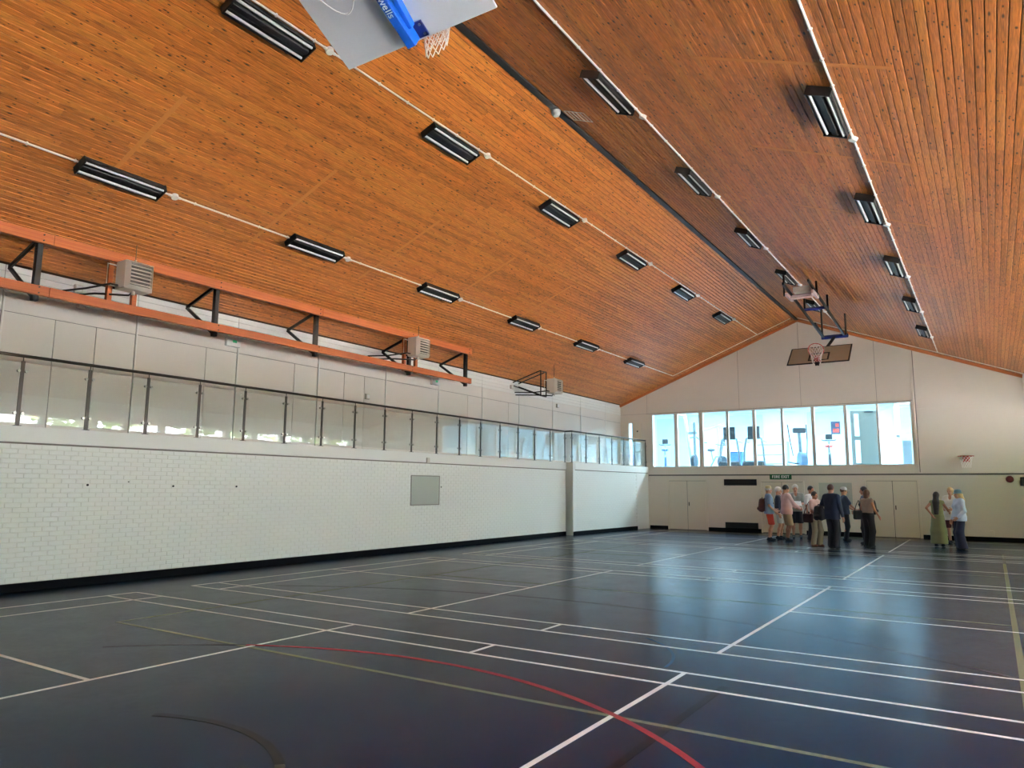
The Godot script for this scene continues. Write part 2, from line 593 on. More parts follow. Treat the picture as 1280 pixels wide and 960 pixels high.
# ---------------------------------------------------------------- floor and its court lines
func build_floor() -> void:
	var f := structure("floor")
	part("floor_sheet", boxes([[XG - 0.3, XW + 0.3, -0.2, 0.0, ZE - 0.3, ZN + 0.3]]), M.floor, f)
	var line := func(x0: float, x1: float, z0: float, z1: float, m: Material, w := 0.042, hh := 0.002) -> void:
		var g := Geo.new()
		var d := Vector3(x1 - x0, 0, z1 - z0)
		g.box(Vector3((x0 + x1) * 0.5, hh * 0.5, (z0 + z1) * 0.5), Vector3(w, hh, d.length()), Basis(Vector3.UP, atan2(d.x, d.z)))
		part("court_line", g, m, f)
	var arc := func(c: Vector2, r: float, a0: float, a1: float, m: Material, w: float, hh := 0.0022) -> void:
		var g := Geo.new()
		var k := 48
		for i in k:
			var p := deg_to_rad(lerpf(a0, a1, float(i) / k))
			var q := deg_to_rad(lerpf(a0, a1, float(i + 1) / k))
			var A := Vector3(c.x + sin(p) * (r - w * 0.5), hh, c.y - cos(p) * (r - w * 0.5))
			var B := Vector3(c.x + sin(p) * (r + w * 0.5), hh, c.y - cos(p) * (r + w * 0.5))
			var C := Vector3(c.x + sin(q) * (r + w * 0.5), hh, c.y - cos(q) * (r + w * 0.5))
			var D := Vector3(c.x + sin(q) * (r - w * 0.5), hh, c.y - cos(q) * (r - w * 0.5))
			g.face([A, B, C, D], Vector3.UP)
			var dn := Vector3.DOWN * hh
			g.face([A, D, D + dn, A + dn], Vector3(c.x, 0, c.y) - A)
			g.face([B, C, C + dn, B + dn], B - Vector3(c.x, 0, c.y))
		part("court_line", g, m, f)
	var xb := -11.1
	var xl := -10.4
	var s1 := -6.47
	var net := -4.46
	var s2 := -2.41
	var rl := 1.46
	var rb := 2.2
	# four badminton courts side by side, each across the hall: [near outer, near inner, middle, far inner, far outer]
	for c in [[-0.4, -0.86, -3.47, -6.11, -6.56], [-7.5, -7.98, -10.56, -13.24, -13.68], [-14.86, -15.3, -17.9, -20.5, -20.96], [-22.0, -22.45, -25.05, -27.6, -28.1]]:
		for z in [c[0], c[1], c[3], c[4]]: line.call(xb, rb, z, z, M.line_white)
		for x in [xb, xl, s1, s2, rl, rb]: line.call(x, x, c[0], c[4], M.line_white)
		line.call(xb, s1, c[2], c[2], M.line_white)
		line.call(s2, rb, c[2], c[2], M.line_white)
		line.call(net, net, c[0], c[1], M.line_white)
		line.call(net, net, c[3], c[4], M.line_white)
	# one volleyball court down the hall
	for z in [-5.05, -11.05, -17.05, -23.05]: line.call(-8.9, 0.11, z, z, M.line_olive, 0.05, 0.0016)
	line.call(-8.9, -8.9, -5.05, -23.05, M.line_olive, 0.05, 0.0016)
	line.call(0.11, 0.11, -5.05, -23.05, M.line_olive, 0.06, 0.0016)
	arc.call(Vector2(-4.5, -1.38), 4.25, -29.0, 62.0, M.line_red, 0.055)
	arc.call(Vector2(-4.5, -1.38), 4.25, -48.0, -29.0, M.line_dull_red, 0.04)
	arc.call(Vector2(-5.2, -0.6), 9.1, -32.0, 36.0, M.line_dull_red, 0.05, 0.0012)
	arc.call(Vector2(-4.5, -1.88), 1.5, -25.0, 75.0, M.line_brown, 0.06)
	line.call(-1.98, -1.98, -2.0, -6.3, M.line_black, 0.06, 0.0014)
	arc.call(Vector2(-4.05, -6.6), 1.42, 32.0, 88.0, M.scuff, 0.03, 0.001)

# ---------------------------------------------------------------- left wall: painted bricks below the gallery
func brick_mesh(l: float, h: float, tilt: float) -> Geo:
	# face towards +x, length along z
	var g := Geo.new()
	brick_into(g, Vector3.ZERO, l, h, 0.006, tilt)
	return g

func brick_into(g: Geo, at: Vector3, l: float, h: float, out: float, tilt: float) -> void:
	var e := 0.004
	var f := []
	var b := []
	for k in [[-1, -1], [1, -1], [1, 1], [-1, 1]]:
		f.append(at + Vector3(out + tilt * k[0], k[1] * (h * 0.5 - e), k[0] * (l * 0.5 - e)))
		b.append(at + Vector3(0, k[1] * h * 0.5, k[0] * l * 0.5))
	g.face(f, Vector3.RIGHT)
	for i in 4:
		var j := (i + 1) % 4
		g.face([b[i], b[j], f[j], f[i]], (b[i] + b[j]) * 0.5 - at + Vector3(0.002, 0, 0))

func build_left_wall() -> void:
	var w := structure("wall_left")
	part("wall_core", boxes([[XL - 0.3, XL, 0.0, 2.25, ZSTEP, ZN]]), M.mortar, w)
	part("fascia", boxes([[XL - 0.3, XL + 0.03, 2.27, 2.52, ZSTEP, ZN]], 0.006), M.white_wall, w)
	part("fascia_gap", boxes([[XL - 0.3, XL + 0.004, 2.245, 2.272, ZSTEP, ZN]]), M.panel_gap, w)
	var shared := {}
	var rest := Geo.new()
	var list := []
	var row := 0
	var y := 0.14
	while y + 0.075 < 2.26:
		var z := -3.0 - (0.1125 if row % 2 == 0 else 0.0)
		while z - 0.225 > ZSTEP:
			list.append([y + 0.0375, z - 0.1125, rng.randi() % 4])
			z -= 0.225
		if z - ZSTEP > 0.04: brick_into(rest, Vector3(XL, y + 0.0375, (z + ZSTEP) * 0.5), z - ZSTEP - 0.009, 0.067, 0.006, 0.0)
		y += 0.075
		row += 1
	list.sort_custom(func(p, q): return absf(p[1] + 5.6) + absf(p[0] - 1.1) * 0.4 < absf(q[1] + 5.6) + absf(q[0] - 1.1) * 0.4)
	for k in 4: shared[k] = brick_mesh(0.216, 0.067, [-0.001, 0.0, 0.0006, 0.001][k]).mesh()
	var made := 0
	for b in list:
		if made < 300 and b[1] < -4.9:
			var o := part("brick", shared[b[2]], M.brick_paint, w)
			o.position = Vector3(XL, b[0], b[1])
			made += 1
		else:
			brick_into(rest, Vector3(XL, b[0], b[1]), 0.216, 0.067, 0.006, [-0.001, 0.0, 0.0006, 0.001][b[2]])
	part("brick_courses", rest, M.brick_paint, w).set_meta("kind", "stuff")
	var bb := structure("baseboard_left")
	part("skirting", boxes([[XL, XL + 0.025, 0.0, 0.13, ZSTEP, ZN]], 0.004), M.skirting, bb)
	# the stretch beyond the step stands a little further out
	var a := Vector3(-12.3, 0, ZSTEP)
	var e := Vector3(-12.05, 0, ZE)
	var d := (e - a)
	var turn := atan2(-d.x, -d.z)
	var w2 := structure("wall_left_far", a)
	w2.rotation.y = turn
	var ln := d.length()
	part("wall_core", boxes([[-0.3, 0.0, 0.0, 2.25, -ln, 0.0]]), M.mortar, w2)
	part("pier", boxes([[-0.4, 0.02, 0.0, 2.52, -0.13, 0.0]], 0.004), M.white_wall, w2)
	part("fascia", boxes([[-0.3, 0.03, 2.27, 2.52, -ln, -0.132]], 0.006), M.white_wall, w2)
	part("fascia_gap", boxes([[-0.3, 0.004, 2.245, 2.272, -ln, -0.132]]), M.panel_gap, w2)
	var far := Geo.new()
	row = 0
	y = 0.14
	while y + 0.075 < 2.26:
		var z := -0.135 - (0.1125 if row % 2 == 0 else 0.0)
		if row % 2 == 0: brick_into(far, Vector3(0, y + 0.0375, -0.191), 0.104, 0.067, 0.006, 0.0)
		while z - 0.225 > -ln + 1.05:
			brick_into(far, Vector3(0, y + 0.0375, z - 0.1125), 0.216, 0.067, 0.006, [-0.001, 0.0, 0.0006, 0.001][rng.randi() % 4])
			z -= 0.225
		y += 0.075
		row += 1
	part("brick_courses", far, M.brick_paint, w2).set_meta("kind", "stuff")
	part("plain_wall", boxes([[0.0, 0.012, 0.0, 2.25, -ln, -ln + 1.08]]), M.white_wall, w2)
	part("skirting", boxes([[0.0, 0.04, 0.0, 0.13, -ln + 1.1, 0.0]], 0.004), M.skirting, w2)

# ---------------------------------------------------------------- gallery: panelled wall, walkway, glass balustrade
func build_gallery() -> void:
	var w := structure("wall_gallery")
	part("wall_core", boxes([[XG - 0.3, XG, 0.0, 5.3, ZE - 0.3, ZN + 0.3]]), M.panel_gap, w)
	var main := [ZN, 1.5, -0.74, -2.97, -5.2, -7.44, -9.66, -11.91, -14.24, -16.47, -18.65, -20.81, -23.1, -25.29, -27.49, ZE]
	var extra := {5: [-6.03, -6.72], 6: [-8.93], 7: [-11.21], 8: [-12.77, -13.47], 10: [-17.9], 11: [-20.17]}
	var g := 0.006
	var b := 0.003
	for i in range(1, main.size()):
		var cuts: Array = [main[i - 1]] + extra.get(i - 0, []) + [main[i]]
		cuts = [main[i - 1]]
		for q in extra.get(i, []): cuts.append(q)
		cuts.append(main[i])
		for k in range(1, cuts.size()):
			var z0: float = cuts[k - 1] - g - (0.03 if k == 1 else 0.0)
			var z1: float = cuts[k] + g
			part("wall_panel", boxes([[XG, XG + 0.018, 2.52, 4.41, z1, z0]], b), M.panel, w)
		part("wall_panel", boxes([[XG, XG + 0.022, 4.42, 4.74, main[i] + g, main[i - 1] - g]], b), M.panel, w)
		for k in 4:
			part("cladding_board", boxes([[XG, XG + 0.022, 4.745 + k * 0.11, 4.849 + k * 0.11, main[i] + g, main[i - 1] - g]], b), M.white_wall, w)
		part("cover_strip", boxes([[XG, XG + 0.03, 2.52, 4.74, main[i - 1] - g - 0.03, main[i - 1] - g - 0.004]], b), M.white_wall, w)
	# walkway slab
	var f := structure("floor_gallery")
	part("walkway", boxes([[XG, XL - 0.02, 2.26, 2.5, ZE, ZN], [-12.7, -12.33, 2.26, 2.5, ZE, ZSTEP - 0.02]]), M.white_wall, f)
	# balustrade along the straight part, then along the step
	var bal := thing("glass_balustrade", "long glass balustrade on steel posts along the white gallery edge", "balustrade", Vector3(-12.62, 2.52, -5.33))
	var zs := []
	for i in range(-5, 18): zs.append(-i * 1.032)
	balustrade(bal, zs, Vector3(0, 0, 0))
	var far := thing("glass_balustrade", "short glass balustrade stepping forward, ending at the gym windows", "balustrade", Vector3(-12.34, 2.52, ZSTEP - 0.03), atan2(-0.25, 6.15))
	zs = []
	for i in 7: zs.append(-i * 1.005)
	balustrade(far, zs, Vector3.ZERO)
	# the short return pane at the step
	var g2 := Geo.new()
	g2.bar(Vector3(-0.28, 1.1, 0.0), Vector3(0.0, 1.1, 0.0), 0.05, 0.045, 0.01)
	part("handrail", g2, M.dark_steel, far)
	part("glass_pane", boxes([[-0.25, -0.03, 0.05, 1.0, -0.005, 0.005]]), M.rail_glass, far)

func balustrade(o: Node3D, zs: Array, at: Vector3) -> void:
	var rail := Geo.new()
	rail.tube([at + Vector3(0, 1.1, zs[0]), at + Vector3(0, 1.1, zs[-1])], 0.026, 10)
	part("handrail", rail, M.dark_steel, o)
	var post := boxes([[-0.006, 0.006, 0.0, 1.02, -0.03, 0.03], [-0.04, 0.04, 0.0, 0.012, -0.05, 0.05]], 0.003)
	post.cyl(Vector3(0, 1.0, 0), Vector3(0, 1.09, 0), 0.008, 0.008, 8)
	var pm := post.mesh()
	var cl := Geo.new()
	cl.cyl(Vector3(-0.014, 0, 0), Vector3(0.022, 0, 0), 0.024, 0.024, 10)
	var cm := cl.mesh()
	for i in zs.size():
		var p := part("post", pm, M.dark_steel, o)
		p.position = at + Vector3(0, 0, zs[i])
		for y in [0.2, 0.86]:
			for s in [-1.0, 1.0]:
				var c := part("glass_clamp", cm, M.steel, p)
				c.position = Vector3(0, y, s * 0.055)
		if i > 0:
			var l: float = absf(zs[i] - zs[i - 1]) - 0.08
			var pane := part("glass_pane", boxes([[-0.005, 0.005, 0.05, 1.0, -l * 0.5, l * 0.5]]), M.rail_glass, o)
			pane.position = at + Vector3(0, 0, (zs[i] + zs[i - 1]) * 0.5)

# ---------------------------------------------------------------- ceiling: two slopes of timber boards
func board_into(g: Geo, xf: Transform3D, l: float, wd: float, strip: int, v0: float) -> void:
	# face looks down (-y), length along z
	var e := 0.006
	var hw := wd * 0.5
	var hl := l * 0.5
	var u0 := strip / 8.0 + 0.004
	var u1 := (strip + 1) / 8.0 - 0.004
	var v1 := v0 + l / 3.2
	var A := [Vector3(-hw + e, 0, -hl), Vector3(hw - e, 0, -hl), Vector3(hw - e, 0, hl), Vector3(-hw + e, 0, hl)]
	for i in 4: A[i] = xf * A[i]
	var dn := xf.basis * Vector3.DOWN
	g.face(A, dn, [Vector2(u0, v0), Vector2(u1, v0), Vector2(u1, v1), Vector2(u0, v1)])
	for s in [-1.0, 1.0]:
		var B := [xf * Vector3(s * (hw - e), 0, -hl), xf * Vector3(s * (hw - e), 0, hl), xf * Vector3(s * hw, 0.012, hl), xf * Vector3(s * hw, 0.012, -hl)]
		var u: float = u0 if s < 0 else u1
		g.face(B, dn + xf.basis * Vector3(s, 0, 0), [Vector2(u, v0), Vector2(u, v1), Vector2(u, v1), Vector2(u, v0)])
		g.face([xf * Vector3(-hw, 0, s * hl), xf * Vector3(hw, 0, s * hl), xf * Vector3(hw, 0.012, s * hl), xf * Vector3(-hw, 0.012, s * hl)], xf.basis * Vector3(0, 0, s))

func build_ceiling() -> void:
	var lens := [1.5, 2.1, 2.7, 3.3, 3.9]
	var pitch := 0.0935
	var cam_x := Basis.from_euler(Vector3(deg_to_rad(8.065), deg_to_rad(33.034), 0)).inverse()
	for side in [-1, 1]:
		var c := structure("ceiling_left" if side < 0 else "ceiling_right")
		var m: Material = M.wood
		var bs := slope_basis(side)
		var run: float = (RX - XG) if side < 0 else (XW - RX)
		var slant := run * sqrt(1.0 + RS * RS)
		# deck above the boards
		var dk := Geo.new()
		dk.box(Vector3(RX, RY, (ZE + ZN) * 0.5) + bs * Vector3(slant * 0.5, 0.102, 0), Vector3(slant + 0.4, 0.18, ZN - ZE + 0.6), bs)
		part("roof_deck", dk, M.wood_gap, c)
		var list := []
		var rows := int((slant - 0.05) / pitch)
		for r in rows:
			var s := 0.06 + (r + 0.5) * pitch
			var z := 3.5 - rng.randf() * 2.5
			while z > ZE:
				var li := rng.randi() % 5
				var l: float = lens[li]
				var whole := true
				if z - l < ZE + 0.4:
					l = z - ZE
					whole = false
				var at := Vector3(RX, RY, z - l * 0.5) + bs * Vector3(s, 0.0, 0)
				var q := cam_x * (at - EYE)
				var size := l / at.distance_squared_to(EYE)
				if not whole or q.z > -1.0 or absf(q.x / -q.z) > 0.72 or absf(q.y / -q.z) > 0.54: size = -1.0
				list.append([size, at, l, li, rng.randi() % 8, rng.randi() % 2])
				z -= l
		list.sort_custom(func(p, q): return p[0] > q[0])
		var shared := {}
		var rest := Geo.new()
		for i in list.size():
			var b: Array = list[i]
			if i < 300 and b[0] > 0.0:
				var key: int = (b[3] * 8 + b[4]) * 2 + b[5]
				if not shared.has(key):
					var g := Geo.new()
					board_into(g, Transform3D(), b[2] - 0.002, pitch - 0.005, b[4], b[5] * 0.43)
					shared[key] = g.mesh()
				var o := part("board", shared[key], m, c)
				o.transform = Transform3D(bs, b[1])
			else:
				board_into(rest, Transform3D(bs, b[1]), b[2] - 0.002, pitch - 0.005, b[4], rng.randf())
		part("boarding", rest, m, c).set_meta("kind", "stuff")
		# pale marks across the boards where fittings once were
		var span := [3.05, 5.25] if side < 0 else [3.1, 5.25]
		for k in 8:
			var z := -5.41 - k * 2.78
			if k > 4 and side < 0: break
			if side > 0 and k == 0: continue
			var g := Geo.new()
			var k0: float = span[0] * sqrt(1 + RS * RS)
			var k1: float = span[1] * sqrt(1 + RS * RS)
			g.box(Vector3(RX, RY, z) + bs * Vector3((k0 + k1) * 0.5, -0.001, 0), Vector3(k1 - k0, 0.003, 0.07), bs)
			part("pale_strip", g, M.wood_mark, c)
	# dark open joint along the ridge
	var rd := structure("trim_1")
	part("ridge_strip", boxes([[RX - 0.06, RX + 0.06, RY - 0.05, RY + 0.02, ZE, ZN]], 0.005), M.black, rd)
	# timber edge strip over the end wall
	var tr := structure("trim_2")
	for side in [-1, 1]:
		var bs := slope_basis(side)
		var run: float = (RX - XG) if side < 0 else (XW - RX)
		var g := Geo.new()
		g.box(Vector3(RX, RY, ZE + 0.05) + bs * Vector3(run * 0.5 * sqrt(1 + RS * RS), -0.045, 0), Vector3(run * sqrt(1 + RS * RS), 0.09, 0.1), bs, 0.004)
		part("edge_strip", g, M.wood_trim, tr)
	# closing wall behind the viewer
	var wb := structure("wall_back")
	part("wall_core", boxes([[XG - 0.3, XW + 0.3, 0.0, 8.4, ZN, ZN + 0.3]]), M.white_wall, wb)

# ---------------------------------------------------------------- end wall with the gym windows
func build_end_wall() -> void:
	var w := structure("wall_end")
	var z0 := ZE - 0.25
	# solid parts round the window band and the slot
	part("wall_core", boxes([
		[XG - 0.3, -12.88, 0.0, 8.4, z0, ZE], [-12.72, -11.8, 0.0, 8.4, z0, ZE], [-12.88, -12.72, 0.0, 2.6, z0, ZE], [-12.88, -12.72, 4.4, 8.4, z0, ZE],
		[-11.8, -2.22, 0.0, 2.53, z0, ZE], [-11.8, -2.22, 4.69, 8.4, z0, ZE], [-2.22, XW + 0.3, 0.0, 8.4, z0, ZE]]), M.end_wall, w)
	# panels above the windows, cut to the roof line
	var cuts := [XG, -12.03, -8.15, -5.83, -3.25, -2.12]
	for i in cuts.size() - 1:
		var a: float = cuts[i] + 0.006
		var b: float = cuts[i + 1] - 0.006
		var low := 4.76
		var g := Geo.new()
		g.xf = Transform3D(Basis(), Vector3(0, 0, ZE))
		g.prism([Vector2(a, low), Vector2(b, low), Vector2(b, roof_y(b) - 0.02), Vector2(a, roof_y(a) - 0.02)], 0.015)
		part("wall_panel", g, M.end_wall, w)
	for x in [-12.03, -8.15, -5.83, -3.25]: part("panel_joint", boxes([[x - 0.007, x + 0.007, 4.76, roof_y(x) - 0.1, ZE, ZE + 0.003]]), M.panel_gap, w)
	part("panel_joint", boxes([[-2.055, -2.03, 2.24, roof_y(-2.04) - 0.1, ZE, ZE + 0.016]]), M.panel_gap, w)
	part("panel_joint", boxes([[XG + 0.03, XW, 4.745, 4.758, ZE, ZE + 0.002]]), M.panel_gap, w)
	part("wall_panel", boxes([[XG + 0.03, -12.9, 2.52, 4.75, ZE, ZE + 0.004], [-12.7, -12.04, 2.52, 4.75, ZE, ZE + 0.004], [-12.9, -12.7, 4.42, 4.75, ZE, ZE + 0.004]]), M.end_wall, w)
	var gr := Geo.new()
	gr.xf = Transform3D(Basis(), Vector3(0, 0, ZE))
	gr.prism([Vector2(-2.06, 4.45), Vector2(XW, 4.45), Vector2(XW, roof_y(XW) - 0.02), Vector2(-2.06, roof_y(-2.06) - 0.02)], 0.012)
	part("wall_panel", gr, M.end_wall, w)
	part("wall_panel", boxes([[-2.06, XW, 2.24, 4.44, ZE, ZE + 0.012]], 0.002), M.end_wall, w)
	# fine painted courses on the lower right, too far to tell single bricks: shallow courses
	var cs := Geo.new()
	for k in 26: cs.box(Vector3((-2.06 + XW) * 0.5, 0.16 + 0.0375 + k * 0.075, ZE + 0.004), Vector3(XW + 2.06, 0.069, 0.008))
	part("brick_courses", cs, M.end_wall, w).set_meta("kind", "stuff")
	# upright cover strip and dado line
	part("cover_strip", boxes([[-2.14, -2.06, 2.24, roof_y(-2.1) - 0.05, ZE, ZE + 0.03]], 0.006), M.end_wall, w)
	var t := structure("trim_3")
	part("dado_line", boxes([[-12.0, XW, 2.15, 2.2, ZE, ZE + 0.03]], 0.004), M.grey_trim, t)
	# skirting between the doors
	var sk := structure("baseboard_end")
	for e in [[-11.98, -11.2], [-9.52, -7.48], [-5.85, -3.83], [-2.08, XW]]: part("skirting", boxes([[e[0], e[1], 0.0, 0.13, ZE, ZE + 0.03]], 0.004), M.skirting, sk)
	# nine panes in one band
	var edges := [-11.8, -10.85, -10.71, -9.805, -9.64, -8.7, -8.6, -7.67, -7.55, -6.6, -6.51, -5.505, -5.39, -4.38, -4.27, -3.3, -3.23, -2.22]
	var win := structure("window_1")
	part("sill", boxes([[-11.86, -2.16, 2.47, 2.53, ZE - 0.1, ZE + 0.03]], 0.005), M.end_wall, win)
	part("window_head", boxes([[-11.86, -2.16, 4.69, 4.74, ZE - 0.1, ZE + 0.03]], 0.005), M.end_wall, win)
	for i in range(1, 17, 2): part("mullion", boxes([[edges[i], edges[i + 1], 2.53, 4.69, ZE - 0.12, ZE + 0.01]], 0.006), M.end_wall, win)
	for i in range(0, 18, 2): part("pane", boxes([[edges[i] + 0.002, edges[i + 1] - 0.002, 2.532, 4.688, ZE - 0.066, ZE - 0.06]]), M.glass, win)
	var slot := structure("window_2")
	part("pane", boxes([[-12.88, -12.72, 2.6, 4.4, ZE - 0.066, ZE - 0.06]]), M.glass, slot)
	# doors
	var n := 1
	for e in [[-11.13, -10.36, -9.59, 1.95], [-7.41, -6.67, -5.92, 1.9], [-3.75, -2.93, -2.17, 1.95]]:
		var d := structure("door_%d" % n)
		n += 1
		part("door_frame", boxes([[e[0] - 0.06, e[0], 0.0, e[3] + 0.06, ZE, ZE + 0.035], [e[2], e[2] + 0.06, 0.0, e[3] + 0.06, ZE, ZE + 0.035], [e[0] - 0.06, e[2] + 0.06, e[3], e[3] + 0.06, ZE, ZE + 0.035]], 0.004), M.door, d)
		part("reveal", boxes([[e[0], e[2], 0.0, e[3], ZE, ZE + 0.004]]), M.black, d)
		for k in 2:
			var leaf := part("door_leaf", boxes([[e[k] + 0.008, e[k + 1] - 0.008, 0.012, e[3] - 0.01, ZE, ZE + 0.022]], 0.004), M.door, d)
			var x: float = e[1] + (0.07 if k == 1 else -0.07)
			if k == 1:
				part("handle", boxes([[x - 0.015, x + 0.015, 0.95, 1.1, ZE + 0.02, ZE + 0.045]], 0.005), M.black_steel, leaf)
	var d4 := structure("door_4", Vector3(-12.09, 0, -28.5))
	d4.rotation.y = atan2(-0.25, 6.15)
	part("door_frame", boxes([[0, 0.03, 0, 2.0, -0.5, -0.44], [0, 0.03, 0, 2.0, 0.44, 0.5], [0, 0.03, 1.94, 2.0, -0.5, 0.5]], 0.004), M.door, d4)
	part("door_leaf", boxes([[0, 0.02, 0.01, 1.935, -0.435, -0.0], [0, 0.02, 0.01, 1.935, 0.006, 0.435]], 0.004), M.door, d4)
	var d5 := structure("door_5")
	part("door_leaf", boxes([[-12.66, -12.3, 2.53, 4.43, ZE, ZE + 0.02]], 0.006), M.door, d5)
	part("handle", boxes([[-12.5, -12.44, 4.0, 4.06, ZE + 0.02, ZE + 0.04]], 0.005), M.black_steel, d5)

# ---------------------------------------------------------------- right wall with its window strip (beside the viewer, mirrored in the balustrade)
func build_right_wall() -> void:
	var w := structure("wall_right")
	var lo := 2.5
	var hi := 4.05
	var list := [[XW, XW + 0.3, 0.0, lo, ZE - 0.3, ZN + 0.3], [XW, XW + 0.3, hi, 5.0, ZE - 0.3, ZN + 0.3]]
	var win := structure("window_3")
	var z := -27.6
	var last := ZE - 0.3
	while z + 1.3 < ZN:
		list.append([XW, XW + 0.3, lo, hi, last, z])
		last = z + 1.3
		part("pane", boxes([[XW + 0.14, XW + 0.146, lo + 0.05, hi - 0.05, z + 0.05, z + 1.25]]), M.glass, win)
		part("window_frame", boxes([[XW + 0.11, XW + 0.17, lo, lo + 0.05, z, z + 1.3], [XW + 0.11, XW + 0.17, hi - 0.05, hi, z, z + 1.3], [XW + 0.11, XW + 0.17, lo, hi, z, z + 0.05], [XW + 0.11, XW + 0.17, lo, hi, z + 1.25, z + 1.3]], 0.004), M.white_metal, win)
		z += 1.5
	list.append([XW, XW + 0.3, lo, hi, last, ZN + 0.3])
	part("wall_core", boxes(list), M.white_wall, w)

# ---------------------------------------------------------------- the gym beyond the windows
func gym_lamps() -> void:
	for i in 6:
		var t := thing("ceiling_panel_light", "square white ceiling light panel, number %s from the left in the gym" % ["one", "two", "three", "four", "five", "six"][i], "lamp", Vector3(-12.2 + i * 2.6, 5.42, -31.6), 0.0, "gym ceiling lights")
		var em := mat(Color(0.9, 0.95, 1.0), 0.5)
		em.emission_enabled = true
		em.emission = Color(0.86, 0.96, 1.0)
		em.emission_energy_multiplier = 6.0
		part("diffuser", boxes([[-0.55, 0.55, -0.03, 0.0, -0.55, 0.55]], 0.004), em, t)
		var fr := boxes([[-0.6, 0.6, -0.035, 0.0, -0.6, -0.55], [-0.6, 0.6, -0.035, 0.0, 0.55, 0.6], [-0.6, -0.55, -0.035, 0.0, -0.6, 0.6], [0.55, 0.6, -0.035, 0.0, -0.6, 0.6]])
		part("frame", fr, mat(c8(230, 232, 232), 0.5), t)
		var l := AreaLight3D.new()
		l.name = "lamp"
		l.area_size = Vector2(1.1, 1.1)
		l.light_color = Color(0.76, 0.92, 1.0)
		l.light_energy = 33.0
		l.shadow_enabled = true
		l.position = Vector3(0, -0.05, 0)
		l.rotation.x = -PI / 2
		t.add_child(l)

func build_gym() -> void:
	var white := mat(c8(226, 238, 240), 0.6)
	var gf := structure("floor_gym")
	part("floor_sheet", boxes([[-15.3, 3.3, 2.2, 2.42, GYM_Z - 0.3, ZE - 0.25]]), mat(c8(150, 170, 184), 0.5), gf)
	var gc := structure("ceiling_gym")
	part("ceiling_sheet", boxes([[-15.3, 3.3, 5.42, 5.6, GYM_Z - 0.3, ZE - 0.25]]), white, gc)
	var gw := structure("wall_gym")
	part("wall_core", boxes([[-15.3, 3.3, 2.2, 5.6, GYM_Z - 0.3, GYM_Z], [-15.3, -15.0, 2.2, 5.6, GYM_Z, ZE - 0.25], [3.0, 3.3, 2.2, 5.6, GYM_Z, ZE - 0.25], [-15.3, XG - 0.25, 2.2, 5.6, ZE - 0.25, ZE]]), white, gw)
	var cy := mat(c8(196, 228, 236), 0.4)
	for i in 9: part("wall_panel", boxes([[-14.8 + i * 1.9, -13.05 + i * 1.9, 2.5, 5.3, GYM_Z, GYM_Z + 0.03]], 0.01), cy if i % 2 == 0 else white, gw)
	gym_things()

